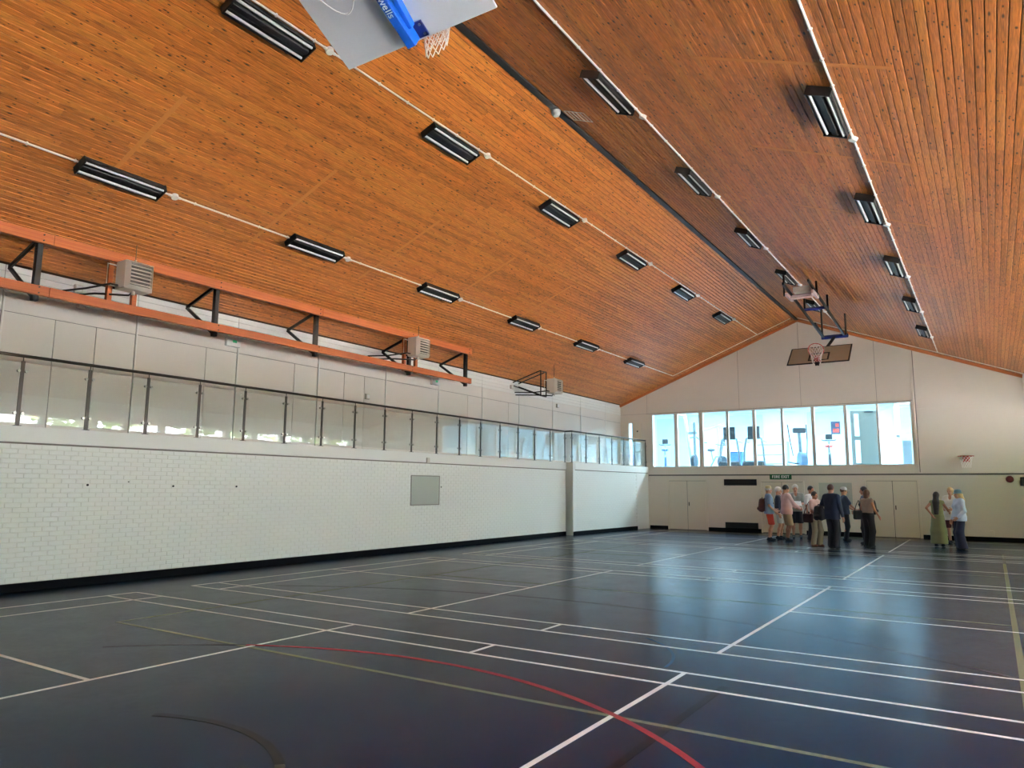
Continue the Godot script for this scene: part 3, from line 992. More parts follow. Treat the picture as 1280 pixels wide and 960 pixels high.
func gym_things() -> void:
	var dark := mat(c8(44, 58, 70), 0.5)
	var grey := mat(c8(128, 150, 162), 0.35, 0.3)
	var blue := mat(c8(52, 96, 178), 0.5)
	var red := mat(c8(214, 66, 48), 0.5)
	var F := 2.42
	var px := 0
	# treadmills, seen end on
	for e in [[-8.62, "treadmill with dark console standing left of the blue bin behind the fourth pane"], [-7.64, "treadmill with dark console right of the blue bin behind the fifth pane"]]:
		var t := thing("treadmill", e[1], "treadmill", Vector3(e[0] - 0.25, F, -30.3), 0.0, "gym treadmills")
		part("deck", boxes([[-0.42, 0.42, 0.05, 0.2, -1.1, 0.55]], 0.03), dark, t)
		part("motor_cover", boxes([[-0.42, 0.42, 0.05, 0.32, 0.3, 0.62]], 0.05), dark, t)
		for s in [-1.0, 1.0]:
			var u := Geo.new()
			u.tube([Vector3(s * 0.4, 0.2, 0.35), Vector3(s * 0.37, 0.8, 0.38), Vector3(s * 0.3, 1.22, 0.32), Vector3(s * 0.12, 1.3, 0.3)], 0.04, 8)
			part("upright", u, grey, t)
			var r := Geo.new()
			r.tube([Vector3(s * 0.33, 1.14, 0.34), Vector3(s * 0.36, 1.1, -0.2)], 0.025, 8)
			part("handrail", r, grey, t)
		part("console", boxes([[-0.24, 0.24, 1.2, 1.72, 0.3, 0.36]], 0.02), dark, t)
	# exercise bikes
	for e in [[-11.85, -30.5, blue, "exercise bike with blue flywheel behind the leftmost gym pane", 0.4], [-9.95, -31.7, dark, "dark exercise bike behind the third gym pane", 1.2], [-5.2, -30.6, red, "exercise bike with orange red seat behind the seventh gym pane", 0.2]]:
		var t := thing("exercise_bike", e[3], "exercise bike", Vector3(e[0], F, e[1]), e[4], "gym bikes")
		part("base", boxes([[-0.25, 0.25, 0, 0.06, -0.5, -0.42], [-0.25, 0.25, 0, 0.06, 0.42, 0.5], [-0.04, 0.04, 0.03, 0.1, -0.45, 0.45]], 0.01), dark, t)
		var fw := Geo.new()
		fw.cyl(Vector3(-0.04, 0.36, 0.3), Vector3(0.04, 0.36, 0.3), 0.26, 0.26, 24)
		part("flywheel", fw, e[2] if e[2] != red else dark, t)
		var fr := Geo.new()
		fr.tube([Vector3(0, 0.08, 0.4), Vector3(0, 0.6, 0.2), Vector3(0, 1.05, 0.32)], 0.04, 8)
		fr.tube([Vector3(0, 0.1, -0.4), Vector3(0, 0.6, -0.05), Vector3(0, 0.6, 0.2)], 0.04, 8)
		fr.tube([Vector3(0, 0.4, -0.2), Vector3(0, 0.85, -0.3)], 0.03, 8)
		part("frame", fr, grey, t)
		var hb := Geo.new()
		hb.tube([Vector3(-0.25, 1.12, 0.15), Vector3(-0.2, 1.08, 0.35), Vector3(0.2, 1.08, 0.35), Vector3(0.25, 1.12, 0.15)], 0.02, 8)
		part("handlebar", hb, dark, t)
		part("display", boxes([[-0.12, 0.12, 1.12, 1.32, 0.34, 0.38]], 0.01), dark, t)
		var st := Geo.new()
		st.ball(Vector3(0, 0.9, -0.3), Vector3(0.16, 0.07, 0.18), 12, 8)
		part("seat", st, e[2], t)
	# cross trainer behind pane six
	var ct := thing("cross_trainer", "tall cross trainer with two moving arms behind the sixth pane", "cross trainer", Vector3(-6.3, F, -30.4), 0.5)
	part("base", boxes([[-0.3, 0.3, 0, 0.1, -0.9, 0.6]], 0.03), dark, ct)
	var col := Geo.new()
	col.tube([Vector3(0, 0.05, 0.35), Vector3(0, 1.4, 0.2)], 0.07, 10)
	part("column", col, grey, ct)
	part("console", boxes([[-0.24, 0.24, 1.4, 1.6, 0.14, 0.3]], 0.03), dark, ct)
	var fy := Geo.new()
	fy.cyl(Vector3(-0.12, 0.34, 0.45), Vector3(0.12, 0.34, 0.45), 0.3, 0.3, 20)
	part("flywheel", fy, mat(c8(88, 120, 150), 0.4), ct)
	for s in [-1.0, 1.0]:
		var am := Geo.new()
		am.tube([Vector3(s * 0.26, 0.5, 0.2), Vector3(s * 0.33, 1.1, 0.1), Vector3(s * 0.36, 1.75, -0.05)], 0.022, 8)
		part("arm", am, dark, ct)
		var pd := Geo.new()
		pd.bar(Vector3(s * 0.18, 0.2, 0.35), Vector3(s * 0.18, 0.3, -0.7), 0.12, 0.06, 0.01)
		part("pedal", pd, dark, ct)
	# pulley tower, with its plates
	var pt := thing("pulley_tower", "tall leaning steel pulley machine with blue bar behind the second pane", "gym machine", Vector3(-11.35, F, -31.7), 0.2)
	var fr2 := Geo.new()
	fr2.bar(Vector3(0.35, 0, 0.3), Vector3(0.0, 2.5, 0.0), 0.08, 0.12, 0.01)
	fr2.bar(Vector3(0.0, 2.45, 0.0), Vector3(-0.3, 2.5, 0.3), 0.06, 0.06, 0.01)
	part("mast", fr2, grey, pt)
	var br := Geo.new()
	br.tube([Vector3(0.1, 1.45, 0.1), Vector3(0.5, 1.48, 0.1), Vector3(0.75, 1.25, 0.1), Vector3(0.95, 1.22, 0.1)], 0.025, 8)
	part("bar", br, blue, pt)
	part("base", boxes([[-0.4, 0.6, 0, 0.1, -0.5, 0.5]], 0.02), dark, pt)
	var mc := thing("weight_machine", "weight machine with round dark plates behind the second and third panes", "gym machine", Vector3(-10.4, F, -30.2))
	part("frame", boxes([[-0.05, 0.05, 0, 2.0, -0.05, 0.05], [-0.4, 0.4, 0, 0.08, -0.4, 0.4], [-0.3, 0.1, 1.5, 1.6, -0.05, 0.05]], 0.01), grey, mc)
	for k in 3:
		var pl := Geo.new()
		pl.cyl(Vector3(-0.05 + k * 0.05, 0.35, 0.2), Vector3(-0.01 + k * 0.05, 0.35, 0.2), 0.28, 0.28, 24)
		part("weight_plate", pl, dark, mc)
	var rk := thing("cable_machine", "cable machine with long slanting arm behind the third pane", "gym machine", Vector3(-10.75, F, -33.6))
	var ra := Geo.new()
	ra.bar(Vector3(-0.5, 1.9, 0), Vector3(0.5, 2.2, 0), 0.07, 0.09, 0.01)
	part("arm", ra, grey, rk)
	part("frame", boxes([[-0.55, -0.45, 0, 2.6, -0.05, 0.05], [-0.7, 0.5, 0, 0.08, -0.3, 0.3], [0.25, 0.31, 0, 2.0, -0.03, 0.03]], 0.01), grey, rk)
	# blue bin, sign, open door and inner partition
	var bin := thing("storage_bin", "bright blue bin between the two treadmills", "bin", Vector3(-9.3, F, -32.6))
	var bg := Geo.new()
	bg.prism([Vector2(-0.26, 0.25), Vector2(0.26, 0.25), Vector2(0.3, 0.82), Vector2(-0.3, 0.82)], 0.4)
	part("tub", bg, blue, bin)
	part("lid", boxes([[-0.31, 0.31, 0.82, 0.86, -0.02, 0.42]], 0.01), white_mat(), bin)
	part("stand", boxes([[-0.26, 0.26, 0, 0.25, 0.05, 0.35]], 0.01), white_mat(), bin)
	var dr := thing("open_door", "grey door with two tall glass slots, standing open behind the eighth pane", "door", Vector3(-4.3, F, -30.0), 0.42)
	var dm := mat(c8(126, 138, 136), 0.5)
	part("leaf", boxes([[0.0, 0.12, 0.1, 2.15, -0.02, 0.02], [0.3, 0.95, 0.1, 2.15, -0.02, 0.02], [0.12, 0.3, 0.1, 0.2, -0.02, 0.02], [0.12, 0.3, 1.05, 1.2, -0.02, 0.02], [0.12, 0.3, 2.05, 2.15, -0.02, 0.02]]), dm, dr)
	part("glass_slot", boxes([[0.12, 0.3, 0.2, 1.05, -0.004, 0.004], [0.12, 0.3, 1.2, 2.05, -0.004, 0.004]]), M.glass, dr)
	part("kick_plate", boxes([[0.0, 0.95, 0.0, 0.12, -0.025, 0.025]]), mat(c8(96, 66, 44), 0.6), dr)
	part("closer", boxes([[0.5, 0.8, 2.08, 2.15, 0.02, 0.06]], 0.005), dark, dr)
	var sg := thing("wall_notice", "small dark notice with red and white squares on the gym wall", "sign", Vector3(-5.95, 4.5, GYM_Z + 0.04))
	part("plate", boxes([[-0.2, 0.2, -0.3, 0.3, 0, 0.02]], 0.003), mat(c8(60, 70, 96), 0.6), sg)
	part("print", boxes([[0.0, 0.15, 0.04, 0.2, 0.02, 0.024], [-0.12, 0.15, -0.22, -0.04, 0.02, 0.024]]), red, sg)
	var ra2 := thing("storage_rack", "low pale storage rack with three shelves behind the fifth gym pane", "rack", Vector3(-8.1, F, -33.6))
	for y in [0.3, 0.7, 1.15]: part("shelf", boxes([[-0.7, 0.7, y, y + 0.05, -0.2, 0.2]], 0.006), grey, ra2)
	for x in [-0.7, 0.7]: part("upright", boxes([[x - 0.03, x + 0.03, 0, 1.3, -0.2, 0.2]], 0.006), grey, ra2)
	# partition with a glazed door behind pane nine
	var pa := structure("wall_gym_partition")
	part("frame", boxes([[-2.95, -2.8, 2.42, 5.42, -31.6, -31.5], [-2.95, 3.0, 4.9, 5.42, -31.6, -31.5], [-2.05, -1.97, 2.42, 4.9, -31.6, -31.5], [-2.95, 3.0, 3.62, 3.72, -31.6, -31.5], [-1.97, 3.0, 2.42, 3.62, -31.6, -31.52]], 0.01), white_mat(), pa)
	part("dark_panel", boxes([[-2.75, -2.45, 2.6, 3.5, -31.62, -31.58]], 0.01), mat(c8(120, 130, 140), 0.5), pa)
	part("pane", boxes([[-2.8, -2.05, 2.42, 4.9, -31.56, -31.555]]), M.glass, pa)

func white_mat() -> StandardMaterial3D:
	if not M.has("gym_white"): M.gym_white = mat(c8(234, 240, 240), 0.5)
	return M.gym_white

# ---------------------------------------------------------------- outside the right wall
func build_outside() -> void:
	var g := structure("ground_outside")
	part("paving", boxes([[XW + 0.3, 60.0, -0.4, -0.2, -60.0, 40.0]]), mat(c8(202, 198, 194), 0.9), g)
	var leaf := mat(c8(92, 112, 62), 0.7)
	leaf.backlight_enabled = true
	leaf.backlight = Color(0.3, 0.4, 0.12)
	var crown := Geo.new()
	var r := RandomNumberGenerator.new()
	r.seed = 5
	for i in 1500:
		var d := Vector3(r.randfn(), r.randfn() * 0.8, r.randfn()).normalized() * pow(r.randf(), 0.45)
		var c := Vector3(d.x * 2.3, 4.6 + d.y * 2.2, d.z * 2.3)
		var b := Basis.from_euler(Vector3(r.randf() * TAU, r.randf() * TAU, 0))
		var s := r.randf_range(0.14, 0.3)
		crown.face([c + b * Vector3(-s, 0, 0), c + b * Vector3(0, 0.04, -s * 0.5), c + b * Vector3(s, 0, 0), c + b * Vector3(0, 0.04, s * 0.5)], b * Vector3.UP)
	var cm := crown.mesh()
	var tr := Geo.new()
	tr.tube([Vector3(0, 0, 0), Vector3(0.1, 1.6, 0), Vector3(0, 3.2, 0.1), Vector3(0.15, 4.8, 0)], 0.14, 8)
	tr.tube([Vector3(0, 2.6, 0.1), Vector3(0.7, 3.8, 0.5)], 0.06, 6)
	tr.tube([Vector3(0, 2.9, 0.1), Vector3(-0.8, 4.2, -0.4)], 0.06, 6)
	var tm := tr.mesh()
	var bark := mat(c8(86, 72, 58), 0.9)
	var spots := [[7.4, -30.0, 1.35], [7.2, -23.4, 1.35], [7.6, -16.8, 1.3], [12.5, -10.0, 1.0], [13.0, -3.6, 1.05], [12.6, 3.0, 1.0]]
	var wh := ["level with the far corner", "two before the far corner", "beside the middle of the hall", "opposite the wall board", "level with the first heater", "level with the viewer"]
	for i in 6:
		var t := thing("garden_tree", "leafy green tree outside the right windows, " + wh[i], "tree", Vector3(spots[i][0], -0.2, spots[i][1]), i * 1.3, "trees outside the windows")
		t.scale = Vector3.ONE * spots[i][2]
		part("crown", cm, leaf, t).set_meta("kind", "stuff")
		part("trunk", tm, bark, t)

# ---------------------------------------------------------------- ceiling lights (switched off) and their conduits
func build_lights() -> void:
	var house := Geo.new()
	# tray, open below: back plate, two sloping wings, ends
	house.box(Vector3(0, -0.03, 0), Vector3(0.3, 0.05, 1.22), Basis(), 0.008)
	house.box(Vector3(-0.145, -0.075, 0), Vector3(0.012, 0.06, 1.22), Basis(Vector3.BACK, -0.2))
	house.box(Vector3(0.145, -0.075, 0), Vector3(0.012, 0.06, 1.22), Basis(Vector3.BACK, 0.2))
	var hm := house.mesh()
	var spine := boxes([[-0.045, 0.045, -0.1, -0.05, -0.6, 0.6]], 0.008).mesh()
	var tube := Geo.new()
	tube.cyl(Vector3(0, 0, -0.59), Vector3(0, 0, 0.59), 0.019, 0.019, 10)
	var tm := tube.mesh()
	var cap := boxes([[-0.155, 0.155, -0.12, -0.005, -0.012, 0.012]], 0.004).mesh()
	var pane := boxes([[-0.085, 0.085, -0.062, -0.056, -0.6, 0.6]]).mesh()
	var rows := [[-1, -10.63, "lower left row", 0], [-1, -7.37, "upper left row", 0], [1, -4.37, "upper right row", 1], [1, -1.37, "lower right row", 1]]
	var nth := ["nearest", "second nearest", "third nearest", "fourth nearest", "fifth nearest", "farthest"]
	for r in rows:
		var bs := slope_basis(r[0])
		for k in range(r[3], 6):
			var z: float = -5.56 - k * 3.785
			var t := thing("ceiling_light", "black twin tube ceiling light, %s in the %s" % [nth[k], r[2]], "light", Vector3(r[1], roof_y(r[1]), z), 0.0, "black ceiling lights")
			t.basis = bs
			part("housing", hm, M.black, t)
			part("spine", spine, M.black, t)
			part("reflector", pane, M.reflector, t)
			for s in [-1.0, 1.0]:
				var u := part("tube", tm, M.tube, t)
				u.position = Vector3(s * 0.108, -0.09, 0)
				var c := part("end_cap", cap, M.black, t)
				c.position = Vector3(0, 0, s * 0.612)
	# conduits
	var clip := boxes([[-0.022, 0.022, -0.034, 0.0, -0.012, 0.012]], 0.003).mesh()
	var jb := Geo.new()
	jb.cyl(Vector3(0, 0, 0), Vector3(0, -0.05, 0), 0.06, 0.055, 14)
	jb.cyl(Vector3(0, -0.02, -0.1), Vector3(0, -0.02, 0.1), 0.022, 0.022, 8)
	var jm := jb.mesh()
	for r in [[-1, -10.63, "white conduit with round boxes along the lowest left light row"], [-1, -7.2, "white conduit with round boxes along the upper left light row"], [1, -4.2, "white conduit with round boxes along the upper right light row"], [1, -1.22, "white conduit with round boxes along the lowest right light row"]]:
		var t := thing("conduit_run", r[2], "conduit", Vector3(r[1], roof_y(r[1]), 0.0), 0.0, "white conduits on the ceiling")
		t.basis = slope_basis(r[0])
		var sg: float = 1.0 if r[0] > 0 else -1.0
		var p := Geo.new()
		if r[1] < -10.0:
			var from := 3.0
			for k in 6:
				p.cyl(Vector3(0, -0.018, sg * from), Vector3(0, -0.018, sg * (-5.56 - k * 3.785 + 0.63)), 0.015, 0.015, 8)
				from = -5.56 - k * 3.785 - 0.63
			p.cyl(Vector3(0, -0.018, sg * from), Vector3(0, -0.018, sg * -28.4), 0.015, 0.015, 8)
		else: p.cyl(Vector3(0, -0.018, sg * 3.0), Vector3(0, -0.018, sg * -28.4), 0.015, 0.015, 8)
		part("pipe", p, M.conduit, t)
		var z := -3.0
		while z > -28.2:
			part("clip", clip, M.conduit, t).position = Vector3(0, 0, sg * z)
			z -= 0.63
		for k in 6: part("junction_box", jm, M.conduit, t).position = Vector3(0, 0, sg * (-6.42 - k * 3.785))
	for side in [-1, 1]:
		var x0 := -10.63 if side < 0 else -5.7
		var x1 := -5.95 if side < 0 else 1.1
		var t := thing("conduit_run", "white conduit climbing the %s slope along the end wall" % ("left" if side < 0 else "right"), "conduit", Vector3(RX, RY, ZE + 0.6), 0.0, "white conduits on the ceiling")
		var p := Geo.new()
		p.cyl(Vector3(x0 - RX, roof_y(x0) - RY - 0.02, 0), Vector3(x1 - RX, roof_y(x1) - RY - 0.02, 0), 0.014, 0.014, 8)
		part("pipe", p, M.conduit, t)
		if side > 0:
			var q := Geo.new()
			q.tube([Vector3(1.1 - RX, roof_y(1.1) - RY - 0.02, 0), Vector3(1.1 - RX, roof_y(1.1) - RY - 0.1, -0.5), Vector3(1.1 - RX, roof_y(1.1) - RY - 0.3, -0.56), Vector3(1.1 - RX, 4.6 - RY, -0.56)], 0.02, 8)
			part("drop_pipe", q, M.conduit, t)
	# detector with a wire guard beside the ridge
	var sd := thing("smoke_detector", "small round white detector on the dark ridge strip", "detector", Vector3(RX, RY - 0.05, -10.3))
	var dg := Geo.new()
	dg.lathe([Vector2(0.0, -0.1), Vector2(0.05, -0.095), Vector2(0.075, -0.05), Vector2(0.08, 0.0)], 16)
	part("body", dg, M.white_metal, sd)
	var wg := thing("wire_guard", "grey wire guard on the ceiling beside the ridge detector", "guard", Vector3(RX + 0.1, roof_y(RX + 0.1) - 0.005, -10.5))
	wg.basis = slope_basis(1)
	var g := Geo.new()
	for k in 6: g.cyl(Vector3(0.05 + k * 0.08, -0.02, -0.18), Vector3(0.05 + k * 0.08, -0.02, 0.18), 0.006, 0.006, 6)
	for s in [-0.18, 0.18]: g.cyl(Vector3(0.05, -0.02, s), Vector3(0.45, -0.02, s), 0.006, 0.006, 6)
	part("wires", g, M.heater, wg)

# ---------------------------------------------------------------- timber gantry and unit heaters by the left wall
func build_heaters() -> void:
	var gz := thing("timber_gantry", "two long orange timber beams with black steel posts along the gallery wall", "beam frame", Vector3(-12.2, 4.5, -5.25))
	var off := Vector3(-12.2, 4.5, -5.25)
	for e in [[5.36, 5.53], [4.53, 4.68]]:
		var z := -16.6
		while z < 3.9:
			var z2 := minf(z + 5.6, 4.0)
			part("beam", boxes([[-0.04, 0.04, e[0] - off.y, e[1] - off.y, z - off.z, z2 - off.z - 0.004]], 0.006), M.beam, gz)
			z += 5.6
	for zp in [-16.47, -14.05, -10.93, -8.42, -5.25, -2.4, 0.4]:
		var p := Geo.new()
		p.box(Vector3(-0.09, 0.5, zp - off.z), Vector3(0.09, 1.1, 0.09), Basis(), 0.006)
		part("post", p, M.black_steel, gz)
		for q in [Vector3(-0.08, 0.94, zp - off.z + 0.02), Vector3(-0.08, 0.0, zp - off.z + 0.02)]:
			var b := Geo.new()
			b.bar(Vector3(-1.0, 0.63, zp - off.z + 0.02), q, 0.045, 0.06, 0.004)
			part("brace", b, M.black_steel, gz)
		for y in [0.06, 0.15, 0.9, 0.99]:
			var bl := Geo.new()
			bl.cyl(Vector3(0.04, y, zp - off.z), Vector3(0.055, y, zp - off.z), 0.012, 0.012, 6)
			part("bolt", bl, M.black_steel, gz)
	for zp in [-6.37, -6.8, -13.85, -14.3]:
		part("timber_upright", boxes([[-0.12, -0.04, 0.03, 1.03, zp - off.z - 0.04, zp - off.z + 0.04]], 0.004), M.beam, gz)
	# heaters
	var names := [["pale grey fan heater with louvres between the orange beams, nearest the viewer", 4.87, -6.62, true], ["pale grey fan heater with louvres near the far end of the orange beams", 4.88, -14.03, true], ["pale grey fan heater on its own steel bracket beyond the orange beams", 4.72, -20.98, false]]
	for e in names:
		var h := thing("unit_heater", e[0], "heater", Vector3(-11.92, e[1], e[2]), 0.0, "fan heaters under the left eaves")
		part("casing", boxes([[-0.2, 0.1, 0.0, 0.48, -0.24, 0.24]], 0.012), M.heater, h)
		part("recess", boxes([[0.1, 0.11, 0.05, 0.43, -0.19, 0.19]]), M.heater_dark, h)
		var bz := Geo.new()
		for s in [-1.0, 1.0]:
			var o := Vector3(0.1, 0.24, 0)
			bz.face([o + Vector3(0, -0.24, s * 0.24), o + Vector3(0, 0.24, s * 0.24), o + Vector3(0.08, 0.19, s * 0.19), o + Vector3(0.08, -0.19, s * 0.19)], Vector3(0.3, 0, s))
			bz.face([o + Vector3(0, s * 0.24, -0.24), o + Vector3(0, s * 0.24, 0.24), o + Vector3(0.08, s * 0.19, 0.19), o + Vector3(0.08, s * 0.19, -0.19)], Vector3(0.3, s, 0))
			bz.face([o + Vector3(0.08, -0.19, s * 0.19), o + Vector3(0.08, 0.19, s * 0.19), o + Vector3(0, 0.19, s * 0.185), o + Vector3(0, -0.19, s * 0.185)], Vector3(0, 0, -s))
			bz.face([o + Vector3(0.08, s * 0.19, -0.19), o + Vector3(0.08, s * 0.19, 0.19), o + Vector3(0, s * 0.185, 0.19), o + Vector3(0, s * 0.185, -0.19)], Vector3(0, -s, 0))
		part("bezel", bz, M.heater, h)
		for k in 6:
			var s := Geo.new()
			s.box(Vector3(0.145, 0.085 + k * 0.062, 0), Vector3(0.06, 0.006, 0.36), Basis(Vector3.BACK, -0.6))
			part("louvre", s, M.heater, h)
		var pp := Geo.new()
		pp.tube([Vector3(-0.1, 0.06, 0.24), Vector3(-0.1, 0.06, 0.36), Vector3(-0.6, 0.02, 0.5), Vector3(-1.25, 0.06, 0.55)], 0.018, 8)
		part("pipe", pp, M.dark_steel, h)
		var pq := Geo.new()
		pq.tube([Vector3(-0.1, -0.02, 0.0), Vector3(-0.1, -0.07, 0.05), Vector3(-0.5, -0.06, 0.4), Vector3(-1.25, -0.02, 0.5)], 0.018, 8)
		part("pipe", pq, M.dark_steel, h)
		var st := Geo.new()
		st.tube([Vector3(-0.2, 0.42, 0.1), Vector3(-0.2, 0.42, 0.38), Vector3(-0.2, 0.06, 0.38), Vector3(-0.2, 0.06, 0.1)], 0.014, 6)
		st.cyl(Vector3(-0.05, -0.06, 0), Vector3(-0.05, 0.0, 0), 0.03, 0.03, 8)
		st.cyl(Vector3(-0.05, 0.48, 0), Vector3(-0.05, 0.55, 0), 0.02, 0.02, 8)
		part("stirrup", st, M.heater, h)
		var rod := Geo.new()
		rod.cyl(Vector3(-0.05, 0.5, 0.0), Vector3(-0.05, roof_y(-11.97) - e[1], 0.0), 0.008, 0.008, 6)
		part("hanger_rod", rod, M.dark_steel, h)
		if not e[3]:
			var fr := Geo.new()
			for z in [0.1, 0.45]:
				fr.bar(Vector3(-0.3, 0.74, z), Vector3(-0.3, -0.1, z), 0.03, 0.03)
				fr.bar(Vector3(-1.33, 0.3, z + 0.1), Vector3(-0.3, -0.1, z), 0.03, 0.03)
				fr.bar(Vector3(-1.33, 0.4, z + 0.1), Vector3(-0.3, 0.74, z), 0.03, 0.03)
			fr.bar(Vector3(-0.3, 0.72, 0.1), Vector3(-0.3, 0.72, 0.45), 0.03, 0.03)
			fr.bar(Vector3(-0.3, -0.1, 0.1), Vector3(-0.3, -0.1, 0.45), 0.03, 0.03)
			part("steel_bracket", fr, M.dark_steel, h)

# ---------------------------------------------------------------- basketball goals
func ring_and_net(o: Node3D, c: Vector3, down: Vector3, n: Vector3, rad: float, thick: float) -> void:
	var x := down.cross(n)
	if x.length() < 0.1: x = Vector3.RIGHT
	x = (x - n * x.dot(n)).normalized()
	var y := n.cross(x)
	var pts := []
	for k in 28: pts.append(c + (x * cos(TAU * k / 28) + y * sin(TAU * k / 28)) * rad)
	var g := Geo.new()
	g.tube(pts, 0.011, 8, true)
	part("rim", g, M.rim_red, o)
	var net := Geo.new()
	var rows := 6
	for k in 12:
		for s in [-1.0, 1.0]:
			var st := []
			for r in rows + 1:
				var f := float(r) / rows
				var a: float = TAU * (k + s * r * 0.5) / 12
				var rr := rad * lerpf(0.98, 0.55, sqrt(f))
				st.append(c + (x * cos(a) + y * sin(a)) * rr + down * 0.38 * f)
			net.tube(st, thick, 5)
	part("net", net, M.net, o)

func build_hoops() -> void:
	# near goal: folded up under the roof, its back turned to the viewer
	var a := 0.4927
	var T := Vector3(0, sin(a), cos(a))
	var N := Vector3(0, cos(a), -sin(a))
	var o := thing("basketball_goal", "folded up basketball goal with grey backboard and blue arm, overhead near viewer", "basketball goal", Vector3(-4.24, 5.79, -4.86))
	var B := Basis(T.cross(N), T, N)
	o.basis = B
	var down := B.inverse() * Vector3.DOWN
	part("backboard", boxes([[-0.9, 0.9, 0.0, 1.2, -0.012, 0.012]], 0.004), M.board_grey, o)
	var arm := Geo.new()
	arm.bar(Vector3(0.0, 0.02, -0.085), Vector3(0.0, 1.9, -0.085), 0.1, 0.13, 0.006, Vector3.BACK)
	part("arm", arm, M.blue_paint, o)
	var a2 := Geo.new()
	a2.bar(Vector3(-0.06, 0.16, -0.06), Vector3(-0.2, 1.3, -0.12), 0.05, 0.08, 0.004, Vector3.BACK)
	part("side_arm", a2, M.blue_paint, o)
	var pl := part("mounting_plate", boxes([[-0.16, -0.05, 0.02, 0.17, -0.03, -0.012]], 0.003), M.navy_paint, o)
	var bt := Geo.new()
	for y in [0.05, 0.14]: bt.cyl(Vector3(-0.13, y, -0.03), Vector3(-0.13, y, -0.042), 0.012, 0.012, 8)
	part("bolt", bt, M.steel, pl)
	var tx := TextMesh.new()
	tx.text = "wells"
	tx.font_size = 24
	tx.pixel_size = 0.0036
	tx.depth = 0.004
	var font := SystemFont.new()
	font.font_names = PackedStringArray(["Droid Sans"])
	tx.font = font
	var tn := part("lettering", tx, M.white, o)
	tn.basis = Basis(Vector3(0, -1, 0), Vector3(-1, 0, 0), Vector3(0, 0, -1))
	tn.position = Vector3(0.0, 0.42, -0.152)
	var rp := Geo.new()
	var rpts := []
	for k in 17:
		var f := k / 16.0
		rpts.append(Vector3(lerpf(0.7, 0.16, f), 0.8 - 0.3 * sin(f * PI), -0.05 - 0.05 * sin(f * PI)))
	rp.tube(rpts, 0.007, 6)
	part("cord", rp, M.rope, o)
	part("bracket", boxes([[-0.09, 0.05, 0.02, 0.2, 0.012, 0.05], [-0.06, 0.0, 0.02, 0.06, 0.012, 0.26]], 0.006), M.rim_red, o)
	ring_and_net(o, Vector3(-0.03, -0.02, 0.47), down, Vector3(0, 1, 0), 0.225, 0.0055)
	var ms := Geo.new()
	for s in [-0.3, 0.3]:
		var p := B.inverse() * (Vector3(-4.24 + s, roof_y(-4.24 + s), -2.2) - o.position)
		ms.bar(Vector3(0, 1.7, -0.09), p, 0.06, 0.06, 0.004)
	part("hanger", ms, M.blue_paint, o)

	# far goal
	a = 0.66
	T = Vector3(0, sin(a), -cos(a))
	N = Vector3(0, cos(a), sin(a))
	B = Basis(T.cross(N), T, N)
	var far := thing("basketball_goal", "basketball goal with tan framed backboard hanging from the roof before the end wall", "basketball goal", Vector3(-4.22, 5.46, -23.63))
	far.basis = B
	down = B.inverse() * Vector3.DOWN
	part("backboard", boxes([[-0.87, 0.87, 0.03, 1.02, -0.01, 0.01]]), M.board_tan, far)
	part("board_frame", boxes([[-0.9, 0.9, 0.0, 0.035, -0.015, 0.016], [-0.9, 0.9, 1.015, 1.05, -0.015, 0.016], [-0.9, -0.862, 0.0, 1.05, -0.015, 0.016], [0.862, 0.9, 0.0, 1.05, -0.015, 0.016]], 0.003), M.black, far)
	part("target_line", boxes([[-0.3, 0.3, 0.58, 0.64, 0.01, 0.013], [-0.3, -0.25, 0.16, 0.64, 0.01, 0.013], [0.25, 0.3, 0.16, 0.64, 0.01, 0.013], [-0.3, 0.3, 0.16, 0.21, 0.01, 0.013]]), M.black, far)
	part("bracket", boxes([[-0.09, 0.09, 0.06, 0.22, 0.01, 0.15]], 0.006), M.rim_red, far)
	part("foot_block", boxes([[-0.06, 0.06, -0.08, 0.0, -0.05, 0.05]], 0.006), M.black, far)
	ring_and_net(far, Vector3(0, 0.15, 0.38), down, Vector3(0, 1, 0), 0.225, 0.006)
	var inv := far.transform.affine_inverse()
	var rails := Geo.new()
	for x in [-4.25, -3.62]:
		rails.bar(inv * Vector3(x, 7.0, -19.6), inv * Vector3(x, 6.52, -25.0), 0.05, 0.07)
	part("side_rail", rails, M.black_steel, far)
	var cr := Geo.new()
	cr.bar(inv * Vector3(-4.3, 6.5, -25.0), inv * Vector3(-3.5, 6.5, -25.0), 0.09, 0.12, 0.006)
	cr.bar(inv * Vector3(-4.28, 6.86, -22.3), inv * Vector3(-3.6, 6.86, -22.3), 0.07, 0.09, 0.006)
	part("cross_beam", cr, M.navy_paint, far)
	var wb := Geo.new()
	wb.bar(inv * Vector3(-4.22, 6.82, -20.5), inv * Vector3(-3.68, 6.82, -20.5), 0.12, 0.09, 0.008)
	wb.bar(inv * Vector3(-4.22, 6.74, -20.3), inv * Vector3(-3.68, 6.74, -20.3), 0.06, 0.06, 0.006)
	for x in [-4.28, -3.62]: wb.bar(inv * Vector3(x, 6.82, -20.1), inv * Vector3(x, 6.82, -20.8), 0.07, 0.1, 0.006)
	part("winch_frame", wb, M.pink_frame, far)
	part("winch_box", boxes_at(inv, [[-4.15, -3.72, 6.9, 7.05, -20.6, -20.3]]), M.heater, far)
	var ps := Geo.new()
	for e in [[-4.35, -20.2], [-3.6, -20.6], [-4.25, -22.3], [-3.62, -22.3], [-4.25, -24.9], [-3.55, -24.9]]:
		ps.bar(inv * Vector3(e[0], roof_y(e[0]), e[1]), inv * Vector3(e[0], 6.8 if e[1] > -24.0 else 6.5, e[1]), 0.05, 0.05)
	part("drop_post", ps, M.dark_steel, far)
